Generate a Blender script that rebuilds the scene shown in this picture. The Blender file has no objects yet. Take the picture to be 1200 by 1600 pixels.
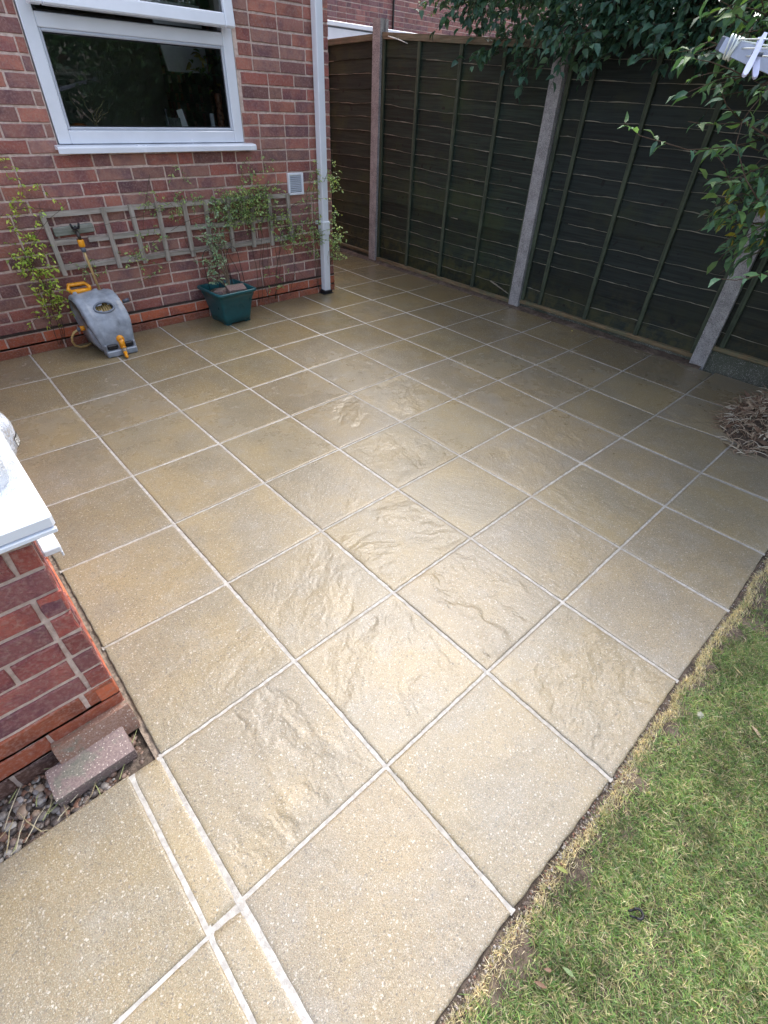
import bpy, math, random
import numpy as np
from mathutils import Vector, Matrix
R = math.radians
random.seed(7); rng = np.random.default_rng(7)
scn = bpy.context.scene
COL = scn.collection
# ------------------------------------------------------------------ camera
CAM = np.array([-0.4534, -0.4030, 1.4594]); YAW, PITCH, ROLL = 0.79855, -0.69892, 0.05173
def set_camera():
    fw = Vector((math.cos(PITCH)*math.cos(YAW), math.cos(PITCH)*math.sin(YAW), math.sin(PITCH)))
    r = fw.cross(Vector((0, 0, 1))).normalized(); u = r.cross(fw)
    c, s = math.cos(ROLL), math.sin(ROLL)
    r2 = r*c+u*s; u2 = u*c-r*s
    cd = bpy.data.cameras.new('camera'); co = bpy.data.objects.new('camera', cd); COL.objects.link(co)
    m = Matrix((r2, u2, -fw)).transposed().to_4x4(); m.translation = Vector(CAM); co.matrix_world = m
    cd.sensor_fit = 'HORIZONTAL'; cd.sensor_width = 36; cd.lens = 36*768.2/1200
    cd.clip_start = .02; cd.clip_end = 400
    scn.camera = co
set_camera()
# ------------------------------------------------------------------ sky, sun, exposure
SUN_EL, SUN_AZ = R(54), R(26)          # azimuth measured from +X towards +Y
w = bpy.data.worlds.new("World"); scn.world = w; w.use_nodes = True
nt = w.node_tree; nt.nodes.clear()
sk = nt.nodes.new('ShaderNodeTexSky'); sk.sky_type = 'NISHITA'; sk.sun_disc = False
sk.sun_elevation = SUN_EL; sk.sun_rotation = math.pi/2-SUN_AZ; sk.air_density = 1.0; sk.dust_density = 4.0; sk.ozone_density = 1.0
hs = nt.nodes.new('ShaderNodeHueSaturation'); hs.inputs['Saturation'].default_value = .6
bg = nt.nodes.new('ShaderNodeBackground'); bg.inputs[1].default_value = .15
ow = nt.nodes.new('ShaderNodeOutputWorld')
nt.links.new(sk.outputs[0], hs.inputs['Color']); nt.links.new(hs.outputs[0], bg.inputs[0]); nt.links.new(bg.outputs[0], ow.inputs[0])
sd = bpy.data.lights.new('sun', 'SUN'); sd.energy = .5; sd.angle = R(42); sd.color = (1, .97, .93)
so = bpy.data.objects.new('sun', sd); COL.objects.link(so)
sv = Vector((math.cos(SUN_EL)*math.cos(SUN_AZ), math.cos(SUN_EL)*math.sin(SUN_AZ), math.sin(SUN_EL)))
so.rotation_euler = sv.to_track_quat('Z', 'Y').to_euler(); so.location = (3, 3, 12)
scn.view_settings.view_transform = 'Standard'; scn.view_settings.look = 'None'
scn.view_settings.exposure = 1.7; scn.view_settings.gamma = 1
scn.render.engine = 'CYCLES'
scn.cycles.max_bounces = 8; scn.cycles.transparent_max_bounces = 12

# ------------------------------------------------------------------ helpers
def tag(o, label=None, cat=None, group=None, kind=None):
    if label: o['label'] = label
    if cat: o['category'] = cat
    if group: o['group'] = group
    if kind: o['kind'] = kind
    return o
def empty(name, loc=(0, 0, 0), label=None, cat=None, group=None):
    o = bpy.data.objects.new(name, None); COL.objects.link(o); o.location = loc; o.empty_display_size = .1
    return tag(o, label, cat, group)
class MB:
    def __init__(s): s.v = []; s.f = []; s.m = []; s.c = []; s.n = 0
    def add(s, vs, fs, col=(1, 1, 1, 1), mat=0):
        b = s.n; s.v += [tuple(map(float, v)) for v in vs]; s.n += len(vs); s.c += [tuple(col)]*len(vs)
        s.f += [tuple(i+b for i in f) for f in fs]; s.m += [mat]*len(fs); return s
    def box(s, a, b, col=(1, 1, 1, 1), mat=0, bev=0.0, M=None):
        a = np.array(a, float); b = np.array(b, float); lo = np.minimum(a, b); hi = np.maximum(a, b)
        if bev <= 0:
            vs = [(x, y, z) for x in (lo[0], hi[0]) for y in (lo[1], hi[1]) for z in (lo[2], hi[2])]
            fs = [(0, 1, 3, 2), (4, 6, 7, 5), (0, 4, 5, 1), (2, 3, 7, 6), (0, 2, 6, 4), (1, 5, 7, 3)]
        else:
            c = (lo+hi)/2; h = (hi-lo)/2; bev = min(bev, h.min()*.6); vs = []; fs = []; idx = {}
            for sx in (-1, 1):
                for sy in (-1, 1):
                    for sz in (-1, 1):
                        for ax in range(3):
                            q = h.copy()-bev; q[ax] = h[ax]; idx[(sx, sy, sz, ax)] = len(vs); vs.append(c+q*(sx, sy, sz))
            for ax in range(3):
                o1, o2 = [k for k in range(3) if k != ax]
                for sg in (-1, 1):
                    ks = []
                    for p, q in ((-1, -1), (1, -1), (1, 1), (-1, 1)):
                        k = [0, 0, 0]; k[ax] = sg; k[o1] = p; k[o2] = q; ks.append(idx[(*k, ax)])
                    fs.append(ks if (sg == 1) == (ax != 1) else ks[::-1])
            for ax in range(3):
                o1, o2 = [k for k in range(3) if k != ax]
                for p in (-1, 1):
                    for q in (-1, 1):
                        k0 = [0, 0, 0]; k0[o1] = p; k0[o2] = q; k1 = list(k0); k0[ax] = -1; k1[ax] = 1
                        fs.append([idx[(*k0, o1)], idx[(*k1, o1)], idx[(*k1, o2)], idx[(*k0, o2)]])
            for sx in (-1, 1):
                for sy in (-1, 1):
                    for sz in (-1, 1): fs.append([idx[(sx, sy, sz, 0)], idx[(sx, sy, sz, 1)], idx[(sx, sy, sz, 2)]])
        if M is not None: vs = [M @ Vector(v) for v in vs]
        return s.add(vs, fs, col, mat)
    def tube(s, pts, rad, n=8, col=(1, 1, 1, 1), mat=0, cap=True, flat=1.0):
        pts = [Vector(p) for p in pts]; k = len(pts)
        rad = [rad]*k if not hasattr(rad, '__len__') else rad
        vs = []; fs = []; up = None
        for i, p in enumerate(pts):
            t = (pts[min(i+1, k-1)]-pts[max(i-1, 0)])
            t = t.normalized() if t.length > 1e-9 else Vector((0, 0, 1))
            if up is None:
                a = Vector((0, 0, 1)) if abs(t.z) < .9 else Vector((1, 0, 0)); up = t.cross(a).normalized()
            up = (up-t*up.dot(t)); up = up.normalized() if up.length > 1e-6 else t.orthogonal().normalized()
            w_ = t.cross(up)
            for j in range(n):
                a = 2*math.pi*j/n; vs.append(p+up*math.cos(a)*rad[i]+w_*math.sin(a)*rad[i]*flat)
        for i in range(k-1):
            for j in range(n): fs.append((i*n+j, i*n+(j+1) % n, (i+1)*n+(j+1) % n, (i+1)*n+j))
        if cap: fs += [tuple(range(n))[::-1], tuple((k-1)*n+j for j in range(n))]
        return s.add(vs, fs, col, mat)
    def lathe(s, prof, c=(0, 0, 0), n=32, col=(1, 1, 1, 1), mat=0, M=None):
        vs = []; fs = []; k = len(prof)
        for r_, z in prof:
            for j in range(n):
                a = 2*math.pi*j/n; vs.append(Vector((c[0]+r_*math.cos(a), c[1]+r_*math.sin(a), c[2]+z)))
        for i in range(k-1):
            for j in range(n): fs.append((i*n+j, i*n+(j+1) % n, (i+1)*n+(j+1) % n, (i+1)*n+j))
        if M is not None: vs = [M @ v for v in vs]
        return s.add(vs, fs, col, mat)
    def build(s, name, mats, parent=None, smooth=False, cols=True):
        me = bpy.data.meshes.new(name); me.from_pydata(s.v, [], s.f); me.update()
        for m in (mats if isinstance(mats, (list, tuple)) else [mats]): me.materials.append(m)
        if any(s.m): me.polygons.foreach_set('material_index', s.m)
        if cols:
            at = me.color_attributes.new('col', 'FLOAT_COLOR', 'POINT')
            at.data.foreach_set('color', np.array(s.c, np.float32).ravel())
        if smooth: me.polygons.foreach_set('use_smooth', [True]*len(s.f))
        o = bpy.data.objects.new(name, me); COL.objects.link(o)
        if parent: o.parent = parent; o.location = -Vector(parent.location)
        return o
def child_fix(o, parent_world): return o
def np_mesh(name, V, F, Cc, mat, parent=None, smooth=False):
    """V (n,3), F (m,k) all faces with k corners, Cc (n,4) colours"""
    me = bpy.data.meshes.new(name); n, m, k = len(V), len(F), F.shape[1]
    me.vertices.add(n); me.vertices.foreach_set('co', V.astype(np.float32).ravel())
    me.loops.add(m*k); me.loops.foreach_set('vertex_index', F.astype(np.int32).ravel())
    me.polygons.add(m); me.polygons.foreach_set('loop_start', np.arange(0, m*k, k, dtype=np.int32))
    me.polygons.foreach_set('loop_total', np.full(m, k, np.int32))
    me.update(calc_edges=True); me.materials.append(mat)
    at = me.color_attributes.new('col', 'FLOAT_COLOR', 'POINT'); at.data.foreach_set('color', Cc.astype(np.float32).ravel())
    if smooth: me.polygons.foreach_set('use_smooth', np.ones(m, bool))
    o = bpy.data.objects.new(name, me); COL.objects.link(o)
    if parent: o.parent = parent; o.location = -Vector(parent.location)
    return o
def nrm(a): return a/np.maximum(np.linalg.norm(a, axis=-1, keepdims=True), 1e-9)
def leaves(P, D, N, L, Wd, C, fold=.25, curl=.15):
    """folded, curved leaves as 4 quads each -> V,F,C"""
    D = nrm(D); S = nrm(np.cross(D, N)); N = nrm(np.cross(S, D)); L = L[:, None]; Wd = Wd[:, None]
    s0 = P; s1 = P+D*L*.5+N*L*curl*.3; s2 = P+D*L-N*L*curl
    l1 = P+D*L*.28+S*Wd*.42+N*Wd*fold; r1 = P+D*L*.28-S*Wd*.42+N*Wd*fold
    l2 = P+D*L*.64+S*Wd*.40+N*Wd*fold*.8; r2 = P+D*L*.64-S*Wd*.40+N*Wd*fold*.8
    V = np.stack([s0, l1, l2, s2, r2, r1, s1], 1).reshape(-1, 3); n = len(P)
    T = np.array([[0, 6, 1], [1, 6, 2], [2, 6, 3], [3, 6, 4], [4, 6, 5], [5, 6, 0]])
    F = (T[None]+(np.arange(n)*7)[:, None, None]).reshape(-1, 3)
    return V, F, np.repeat(C, 7, 0)
# ------------------------------------------------------------------ materials
class NT:
    def __init__(s, name):
        s.m = bpy.data.materials.new(name); s.m.use_nodes = True; s.t = s.m.node_tree; s.t.nodes.clear()
        s.out = s.t.nodes.new('ShaderNodeOutputMaterial'); s.b = s.t.nodes.new('ShaderNodeBsdfPrincipled')
        s.L(s.b.outputs[0], s.out.inputs[0])
    def L(s, a, b): s.t.links.new(a, b)
    def put(s, sock, v):
        if v is None: return
        if hasattr(v, 'links') or isinstance(v, bpy.types.NodeSocket): s.L(v, sock)
        else:
            if isinstance(v, tuple) and len(v) == 3 and sock.type == 'RGBA': v = (*v, 1)
            sock.default_value = v
    def node(s, t, **k):
        n = s.t.nodes.new(t)
        for a, b in k.items(): setattr(n, a, b)
        return n
    def attr(s, nm='col'):
        n = s.node('ShaderNodeAttribute', attribute_name=nm); return n
    def obj(s): return s.node('ShaderNodeTexCoord').outputs['Object']
    def sep(s, v):
        n = s.node('ShaderNodeSeparateXYZ'); s.put(n.inputs[0], v); return n.outputs
    def comb(s, x, y, z):
        n = s.node('ShaderNodeCombineXYZ'); [s.put(n.inputs[i], q) for i, q in enumerate((x, y, z))]; return n.outputs[0]
    def noise(s, vec, sc, det=3, rough=.55, dist=0, w=None, out=0):
        n = s.node('ShaderNodeTexNoise'); n.noise_dimensions = '4D' if w is not None else '3D'
        s.put(n.inputs['Vector'], vec); s.put(n.inputs['Scale'], sc); s.put(n.inputs['Detail'], det); s.put(n.inputs['Roughness'], rough); s.put(n.inputs['Distortion'], dist)
        if w is not None: s.put(n.inputs['W'], w)
        return n.outputs[out]
    def voro(s, vec, sc, out='Distance', feature='F1', rand=1.0):
        n = s.node('ShaderNodeTexVoronoi', feature=feature); s.put(n.inputs['Vector'], vec); s.put(n.inputs['Scale'], sc); s.put(n.inputs['Randomness'], rand)
        return n.outputs[out]
    def math(s, op, a, b=None, c=None, clamp=False):
        n = s.node('ShaderNodeMath', operation=op, use_clamp=clamp)
        for i, q in enumerate((a, b, c)): s.put(n.inputs[i], q)
        return n.outputs[0]
    def vmath(s, op, a, b=None, scale=None):
        n = s.node('ShaderNodeVectorMath', operation=op); s.put(n.inputs[0], a); s.put(n.inputs[1], b)
        if scale is not None: s.put(n.inputs['Scale'], scale)
        return n.outputs[0]
    def maprange(s, v, a, b, c=0., d=1., smooth=True):
        n = s.node('ShaderNodeMapRange', interpolation_type='SMOOTHSTEP' if smooth else 'LINEAR')
        for i, q in enumerate((v, a, b, c, d)): s.put(n.inputs[i], q)
        return n.outputs[0]
    def ramp(s, v, stops, interp='LINEAR'):
        n = s.node('ShaderNodeValToRGB'); s.put(n.inputs[0], v); cr = n.color_ramp; cr.interpolation = interp
        while len(cr.elements) < len(stops): cr.elements.new(.5)
        for e, (p, c) in zip(cr.elements, stops): e.position = p; e.color = (*c, 1) if len(c) == 3 else c
        return n.outputs[0]
    def mix(s, f, a, b, mode='MIX'):
        n = s.node('ShaderNodeMix', data_type='RGBA', blend_type=mode); n.clamp_factor = True
        s.put(n.inputs[0], f); s.put(n.inputs[6], a); s.put(n.inputs[7], b); return n.outputs[2]
    def bump(s, h, strength=.5, dist=.01, normal=None):
        n = s.node('ShaderNodeBump'); s.put(n.inputs['Strength'], strength); s.put(n.inputs['Distance'], dist); s.put(n.inputs['Height'], h)
        if normal is not None: s.L(normal, n.inputs['Normal'])
        return n.outputs[0]
    def set(s, **k):
        nm = dict(col='Base Color', rough='Roughness', metal='Metallic', normal='Normal', spec='Specular IOR Level', coat='Coat Weight', coatr='Coat Roughness',
                  trans='Transmission Weight', ior='IOR', alpha='Alpha', sss='Subsurface Weight')
        for a, v in k.items(): s.put(s.b.inputs[nm[a]], v)
        return s.m
def simple(name, col, rough=.5, nz=.15, sc=30, bump=0., metal=0, spec=.5, bsc=None, coat=0):
    t = NT(name); o = t.obj(); n = t.noise(o, sc, 4)
    c = t.mix(t.maprange(n, .3, .7), tuple(x*(1-nz) for x in col), tuple(min(1, x*(1+nz)) for x in col))
    k = dict(col=c, rough=t.maprange(n, .2, .8, max(.02, rough-.08), min(1, rough+.08)), metal=metal, spec=spec, coat=coat)
    if bump: k['normal'] = t.bump(t.noise(o, bsc or sc*4, 3), bump, .004)
    return t.set(**k)

def mat_slab():
    t = NT('wet_riven_slab'); a = t.attr(); se = t.node('ShaderNodeSeparateColor'); t.L(a.outputs['Color'], se.inputs[0])
    r1, r2, riv = se.outputs; o = t.obj()
    x, y, z = t.sep(o)
    ang = t.math('MULTIPLY', r1, 6.28)
    rot = t.node('ShaderNodeVectorRotate', rotation_type='Z_AXIS'); t.L(o, rot.inputs['Vector']); t.L(ang, rot.inputs['Angle'])
    warp = t.noise(rot.outputs[0], 5, 2, .5, w=t.math('MULTIPLY', r2, 40), out=1)
    v = t.vmath('ADD', rot.outputs[0], t.vmath('SCALE', warp, scale=.10))
    v = t.vmath('MULTIPLY', v, (1.0, 2.4, 1.0))
    W = t.math('MULTIPLY', r2, 90)
    n1 = t.noise(v, 2.9, 4, .58, w=W)
    nf = t.noise(t.vmath('MULTIPLY', v, (1, 1.6, 1)), 17, 6, .66, w=W)
    fine = t.noise(o, 260, 3, .7)
    h2 = t.math('ADD', t.math('MULTIPLY', nf, .8), t.math('MULTIPLY', fine, .35))
    b2 = t.bump(h2, .7, .0030)
    # colour: sandy buff with grey blooms, ochre patches and aggregate grains
    nb = t.noise(o, 3.2, 4, .6, w=W); nb2 = t.noise(o, 9, 5, .65, w=W)
    base = t.mix(t.maprange(nb, .33, .68), (.240, .215, .162), (.308, .252, .152))
    base = t.mix(t.math('MULTIPLY', t.maprange(nb2, .45, .75), .65), base, (.298, .282, .242))
    tint = t.math('ADD', .88, t.math('MULTIPLY', r2, .22)); base = t.mix(1, base, t.comb(tint, tint, t.math('MULTIPLY', tint, t.math('ADD', .96, t.math('MULTIPLY', r1, .09)))), 'MULTIPLY')
    vc = t.voro(o, 620, 'Color'); vs = t.node('ShaderNodeSeparateColor'); t.L(vc, vs.inputs[0])
    g = vs.outputs[0]
    base = t.mix(t.math('MULTIPLY', t.maprange(g, .80, .86), .5), base, (.095, .08, .062))
    base = t.mix(t.math('MULTIPLY', t.maprange(g, .16, .07), .32), base, (.68, .66, .60))
    base = t.mix(t.math('MULTIPLY', t.maprange(vs.outputs[1], .75, .95), .35), base, (.36, .22, .11))
    vb = t.voro(o, 260, 'Color'); vbs = t.node('ShaderNodeSeparateColor'); t.L(vb, vbs.inputs[0])
    base = t.mix(t.math('MULTIPLY', t.maprange(vbs.outputs[0], .955, .975), .6), base, (.12, .11, .10))
    base = t.mix(t.math('MULTIPLY', t.maprange(vbs.outputs[1], .965, .98), .35), base, (.72, .70, .66))
    # wetness: damp towards the far corner, drying near the lawn (a stain with its own shape)
    dist = t.math('ADD', t.math('MULTIPLY', y, .20), t.math('MULTIPLY', x, .10))
    wv = t.math('ADD', t.math('SUBTRACT', dist, .12), t.math('MULTIPLY', t.math('SUBTRACT', t.noise(o, 1.6, 4, .5), .5), 1.0))
    wet = t.maprange(t.math('MAXIMUM', t.math('MINIMUM', wv, .84), .01), .0, .85, smooth=False)
    base = t.mix(t.math('MULTIPLY', wet, .75), base, t.mix(1, base, (.68, .62, .45), 'MULTIPLY'))
    rough = t.math('ADD', t.maprange(wet, 0, 1, .33, .19), t.math('MULTIPLY', t.math('SUBTRACT', nb2, .5), .16), clamp=True)
    return t.set(col=base, rough=rough, normal=b2, spec=.5)
def mat_grout():
    t = NT('pale_grout'); o = t.obj(); n = t.noise(o, 60, 4); n2 = t.noise(o, 2.5, 3)
    c = t.mix(t.maprange(n, .35, .65), (.35, .335, .315), (.51, .495, .475)); c = t.mix(t.math('MULTIPLY', t.maprange(n2, .42, .68), .45), c, (.27, .24, .195)); c = t.mix(t.math('MULTIPLY', t.maprange(t.noise(o, 14, 5, .7), .55, .72), .35), c, (.20, .175, .14))
    return t.set(col=c, rough=.6, normal=t.bump(t.noise(o, 300, 3), .5, .002))
def mat_brick(name, stretch=1.0, smooth_brick=False):
    t = NT(name); a = t.attr(); o = t.obj(); al = a.outputs['Alpha']
    vv = t.vmath('MULTIPLY', o, (1, 1, 1)); W = t.math('MULTIPLY', al, 50)
    mot = t.noise(vv, 9, 3, .6, w=W); fine = t.noise(o, 90, 4, .7, w=W)
    c = t.mix(t.math('MULTIPLY', t.maprange(mot, .42, .66), .8), a.outputs['Color'], t.mix(1, a.outputs['Color'], (.50, .55, .80), 'MULTIPLY'))
    c = t.mix(t.math('MULTIPLY', t.maprange(fine, .42, .72), .5), c, (.46, .32, .28))
    c = t.mix(t.math('MULTIPLY', t.maprange(t.voro(o, 170), .30, .05), .35 if not smooth_brick else .1), c, (.06, .03, .03))
    # rustic drag marks leaning one way
    rt = t.node('ShaderNodeVectorRotate', rotation_type='Y_AXIS'); t.L(o, rt.inputs['Vector']); rt.inputs['Angle'].default_value = .7
    sv_ = t.vmath('MULTIPLY', rt.outputs[0], (230, 230, 50)); st = t.noise(sv_, 1, 2, .6, w=W)
    h = t.math('ADD', t.math('MULTIPLY', st, .1 if smooth_brick else .8), t.math('MULTIPLY', fine, .3 if smooth_brick else 1.))
    return t.set(col=c, rough=t.maprange(mot, .3, .7, .55, .8), normal=t.bump(h, .35 if smooth_brick else 1., .007), spec=.4)
def mat_paver():
    t = NT('speckled_paver'); a = t.attr(); o = t.obj(); n = t.noise(o, 14, 4, .7); f = t.noise(o, 150, 4, .7)
    c = t.mix(t.math('MULTIPLY', t.maprange(n, .50, .64), .75), a.outputs['Color'], (.13, .16, .12))
    c = t.mix(t.math('MULTIPLY', t.maprange(f, .35, .7), .4), c, (.42, .33, .30))
    c = t.mix(t.math('MULTIPLY', t.maprange(t.voro(o, 120), .24, .12), .85), c, (.66, .60, .54))
    return t.set(col=c, rough=.6, normal=t.bump(f, .7, .004))
def mat_mortar():
    t = NT('pink_mortar'); o = t.obj(); n = t.noise(o, 50, 4); n2 = t.noise(o, 3, 4)
    c = t.mix(t.maprange(n, .3, .7), (.58, .44, .38), (.78, .64, .57)); c = t.mix(t.math('MULTIPLY', t.maprange(n2, .45, .7), .5), c, (.40, .30, .26))
    return t.set(col=c, rough=.85, normal=t.bump(t.noise(o, 250, 4, .7), .8, .004))
def mat_fence():
    t = NT('algae_green_fence_board'); o = t.obj(); a = t.attr()
    g = t.vmath('MULTIPLY', o, (1, .06, 1)); n = t.noise(t.vmath('MULTIPLY', o, (40, 3, 90)), 1, 4, .6); n2 = t.noise(o, 2.2, 5, .7)
    c = t.mix(t.maprange(n, .3, .7), (.007, .013, .012), (.020, .031, .027)); c = t.mix(t.math('MULTIPLY', t.maprange(n2, .45, .7), .7), c, (.030, .040, .018))
    x, y, z = t.sep(o)
    low = t.math('MULTIPLY', t.maprange(t.math('ADD', z, t.math('MULTIPLY', n2, .5)), .70, .25), .55); c = t.mix(t.math('MULTIPLY', low, t.maprange(t.noise(o, 9, 5, .7), .4, .62)), c, (.085, .078, .026))
    c = t.mix(t.math('MULTIPLY', t.maprange(t.noise(o, 14, 2), .66, .72), .8), c, (.006, .006, .006))
    c = t.mix(1, c, a.outputs['Color'], 'MULTIPLY')
    return t.set(col=c, rough=.62, normal=t.bump(n, .5, .003), spec=.35)
def mat_wood(name, c1, c2, along=1, rough=.75, green=0.):
    t = NT(name); o = t.obj(); sc = [70, 70, 70]; sc[along] = 4
    n = t.noise(t.vmath('MULTIPLY', o, tuple(sc)), 1, 5, .65); n2 = t.noise(o, 8, 4, .7)
    c = t.mix(t.maprange(n, .3, .7), c1, c2)
    if green: c = t.mix(t.math('MULTIPLY', t.maprange(n2, .42, .65), green), c, (.10, .135, .085))
    return t.set(col=c, rough=rough, normal=t.bump(n, .5, .003))
def mat_concrete(name, c1, c2, green=0.):
    t = NT(name); o = t.obj(); n = t.noise(o, 12, 5, .7); g = t.voro(o, 260, 'Color'); s = t.node('ShaderNodeSeparateColor'); t.L(g, s.inputs[0])
    c = t.mix(t.maprange(n, .3, .7), c1, c2); c = t.mix(t.math('MULTIPLY', t.maprange(s.outputs[0], .8, .9), .6), c, tuple(x*.3 for x in c1))
    c = t.mix(t.math('MULTIPLY', t.maprange(s.outputs[1], .85, .95), .6), c, (.6, .6, .6))
    if green: c = t.mix(t.math('MULTIPLY', t.maprange(t.noise(o, 3, 4, .7), .40, .65), green), c, (.045, .062, .04))
    return t.set(col=c, rough=.7, normal=t.bump(t.noise(o, 200, 4, .7), .6, .003))
def mat_leaf(name, gloss=.35, trans=.35):
    t = NT(name); a = t.attr(); o = t.obj(); n = t.noise(o, 60, 2)
    c = t.mix(t.maprange(n, .3, .7), a.outputs['Color'], t.mix(1, a.outputs['Color'], (1.35, 1.25, 1.2), 'MULTIPLY'))
    t.set(col=c, rough=gloss, spec=.35)
    tr = t.node('ShaderNodeBsdfTranslucent'); t.L(t.mix(1, c, (1.2, 1.3, .6), 'MULTIPLY'), tr.inputs[0])
    mx = t.node('ShaderNodeMixShader'); mx.inputs[0].default_value = trans; t.L(t.b.outputs[0], mx.inputs[1]); t.L(tr.outputs[0], mx.inputs[2]); t.L(mx.outputs[0], t.out.inputs[0])
    return t.m
def mat_glass(name, tint=(.98, .99, .98), refl=1.0):
    t = NT(name); fr = t.node('ShaderNodeFresnel'); fr.inputs[0].default_value = 2.0
    gl = t.node('ShaderNodeBsdfGlossy'); gl.inputs['Roughness'].default_value = .0; tr = t.node('ShaderNodeBsdfTransparent'); tr.inputs[0].default_value = (*tint, 1)
    mx = t.node('ShaderNodeMixShader'); t.L(fr.outputs[0], mx.inputs[0]); t.L(tr.outputs[0], mx.inputs[1]); t.L(gl.outputs[0], mx.inputs[2]); t.L(mx.outputs[0], t.out.inputs[0])
    return t.m
def mat_soil():
    t = NT('damp_soil'); o = t.obj(); n = t.noise(o, 40, 5, .7); n2 = t.noise(o, 7, 4)
    c = t.mix(t.maprange(n, .3, .7), (.045, .032, .024), (.15, .115, .09)); c = t.mix(t.math('MULTIPLY', t.maprange(n2, .5, .7), .6), c, (.26, .20, .16))
    return t.set(col=c, rough=.85, normal=t.bump(n, 1., .012))
def mat_vcol(name, rough=.6, spec=.4, bump=.3, sc=120):
    t = NT(name); a = t.attr(); o = t.obj(); n = t.noise(o, sc, 3)
    return t.set(col=t.mix(t.maprange(n, .3, .7), t.mix(1, a.outputs['Color'], (.75, .75, .75), 'MULTIPLY'), a.outputs['Color']), rough=rough, spec=spec, normal=t.bump(n, bump, .002))
M = dict(
    slab=mat_slab(), grout=mat_grout(), brick=mat_brick('rustic_red_brick'), plinth=mat_brick('smooth_orange_brick', smooth_brick=True), mortar=mat_mortar(),
    fence=mat_fence(), batten=mat_wood('mossy_batten', (.020, .030, .021), (.065, .085, .055), 2, green=.3),
    rail=mat_wood('weathered_rail', (.10, .085, .055), (.26, .22, .15), 1, green=.5), rail_low=mat_wood('pale_bottom_rail', (.10, .075, .04), (.28, .21, .12), 1, green=.6),
    edge=mat_wood('bare_board_edge', (.13, .125, .10), (.33, .31, .25), 1, green=.3),
    post=mat_concrete('aggregate_concrete_post', (.25, .25, .26), (.39, .39, .41)), board=mat_concrete('mossy_concrete', (.10, .11, .09), (.16, .17, .14), .8),
    upvc=simple('white_upvc', (.78, .82, .90), .22, .03, 6, 0), upvc_dull=simple('satin_white_upvc', (.54, .58, .66), .35, .05, 8, 0),
    dark=simple('black_rubber', (.012, .012, .016), .5, .3, 20), glass=mat_glass('window_glass'),
    trellis=mat_wood('grey_trellis_wood', (.27, .235, .205), (.48, .44, .40), 0, green=.22), trellis_v=mat_wood('grey_trellis_upright', (.25, .215, .185), (.45, .41, .37), 2, green=.2),
    leaf=mat_leaf('green_leaf', .45), leaf_gloss=mat_leaf('glossy_leaf', .42, .25), stem=mat_vcol('woody_stem', .8), soil=mat_soil(),
    pebble=mat_vcol('pebble', .45, .5, .3), straw=mat_vcol('dry_straw', .7), grass=mat_leaf('grass_blade', .5, .3),
    grey=simple('mottled_grey_plastic', (.27, .31, .37), .33, .28, 14, .15, bsc=90), grey2=simple('slate_plastic', (.09, .11, .15), .35, .15, 20), orange=simple('orange_plastic', (.82, .34, .015), .3, .12, 20),
    yellow=simple('translucent_yellow_hose', (.56, .40, .17), .3, .15, 30), pot=simple('teal_plastic', (.010, .088, .105), .33, .18, 12, .1, bsc=60), iron=simple('thin_black_iron', (.015, .013, .013), .5, .2, 30),
    cord=simple('white_cord', (.62, .68, .66), .4, .08, 60), airer=simple('pale_blue_grey_plastic', (.40, .46, .62), .3, .08, 10), peg=simple('lilac_plastic', (.55, .60, .82), .3, .08, 20),
    darkroom=simple('dim_kitchen_wall', (.30, .29, .27), .8, .1, 3), paver=mat_paver(),
)
# ------------------------------------------------------------------ ground sheets
def sheet(name, x0, x1, y0, y1, z, mat, label=None, kind='structure'):
    o = MB().add([(x0, y0, z), (x1, y0, z), (x1, y1, z), (x0, y1, z)], [(0, 1, 2, 3)]).build(name, mat)
    return tag(o, label, None, None, kind)
sheet('ground', -150, 150, -150, 150, -.065, M['soil'])
# ------------------------------------------------------------------ patio
S = .46
OFF = {(0,0):(2,2),(0,1):(1,-2),(0,2):(-1,-8),(0,3):(-5,-11),(0,4):(-6,-10),(0,5):(-7,-7),(0,6):(-13,-18),(0,7):(-4,-17),(-1,0):(-1,5),(-1,1):(-5,-11),(1,0):(3,3),(1,1):(1,1),(1,2):(1,1),(1,3):(-4,-2),(1,4):(-1,-7),(1,5):(-3,-6),(1,6):(-5,-15),(1,7):(-5,-25),(2,0):(6,1),(2,1):(11,6),(2,2):(5,6),(2,3):(6,5),(2,4):(4,3),(2,5):(2,4),(2,6):(-3,5),(2,7):(-7,7),(3,0):(10,2),(3,1):(15,8),(3,2):(11,9),(3,3):(13,11),(3,4):(7,12),(3,5):(7,16),(3,6):(7,16),(3,7):(2,-3),(4,1):(13,5),(4,2):(24,12),(4,3):(26,10),(4,4):(18,20),(4,5):(23,22),(4,6):(14,20),(4,7):(7,5),(5,0):(-22,1),(5,1):(-23,-5),(5,2):(-12,-12),(5,3):(14,2),(5,4):(24,11),(5,5):(18,18),(5,6):(6,11),(5,7):(11,-15),(6,1):(-50,-12),(6,2):(-40,-18),(6,3):(-2,-8),(6,4):(15,8),(6,5):(26,10),(6,6):(20,9),(6,7):(5,-9),(6,8):(-4,-15),(7,1):(-40,-11),(7,2):(-30,-9),(7,3):(-9,-10),(7,4):(15,-2),(7,5):(17,11),(7,6):(5,-2),(7,7):(4,-8),(7,8):(-15,-8),
       (0,-1):(4,18),(1,-1):(0,8),(2,-1):(5,14),(3,-1):(6,10),(4,-1):(8,22),(4,0):(0,2),(-1,-1):(0,10),(-2,0):(0,2)}
def G(i, j):
    ox, oy = OFF.get((i, j), (0, 0)); return np.array([i*S+ox/1000, j*S+oy/1000])
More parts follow.
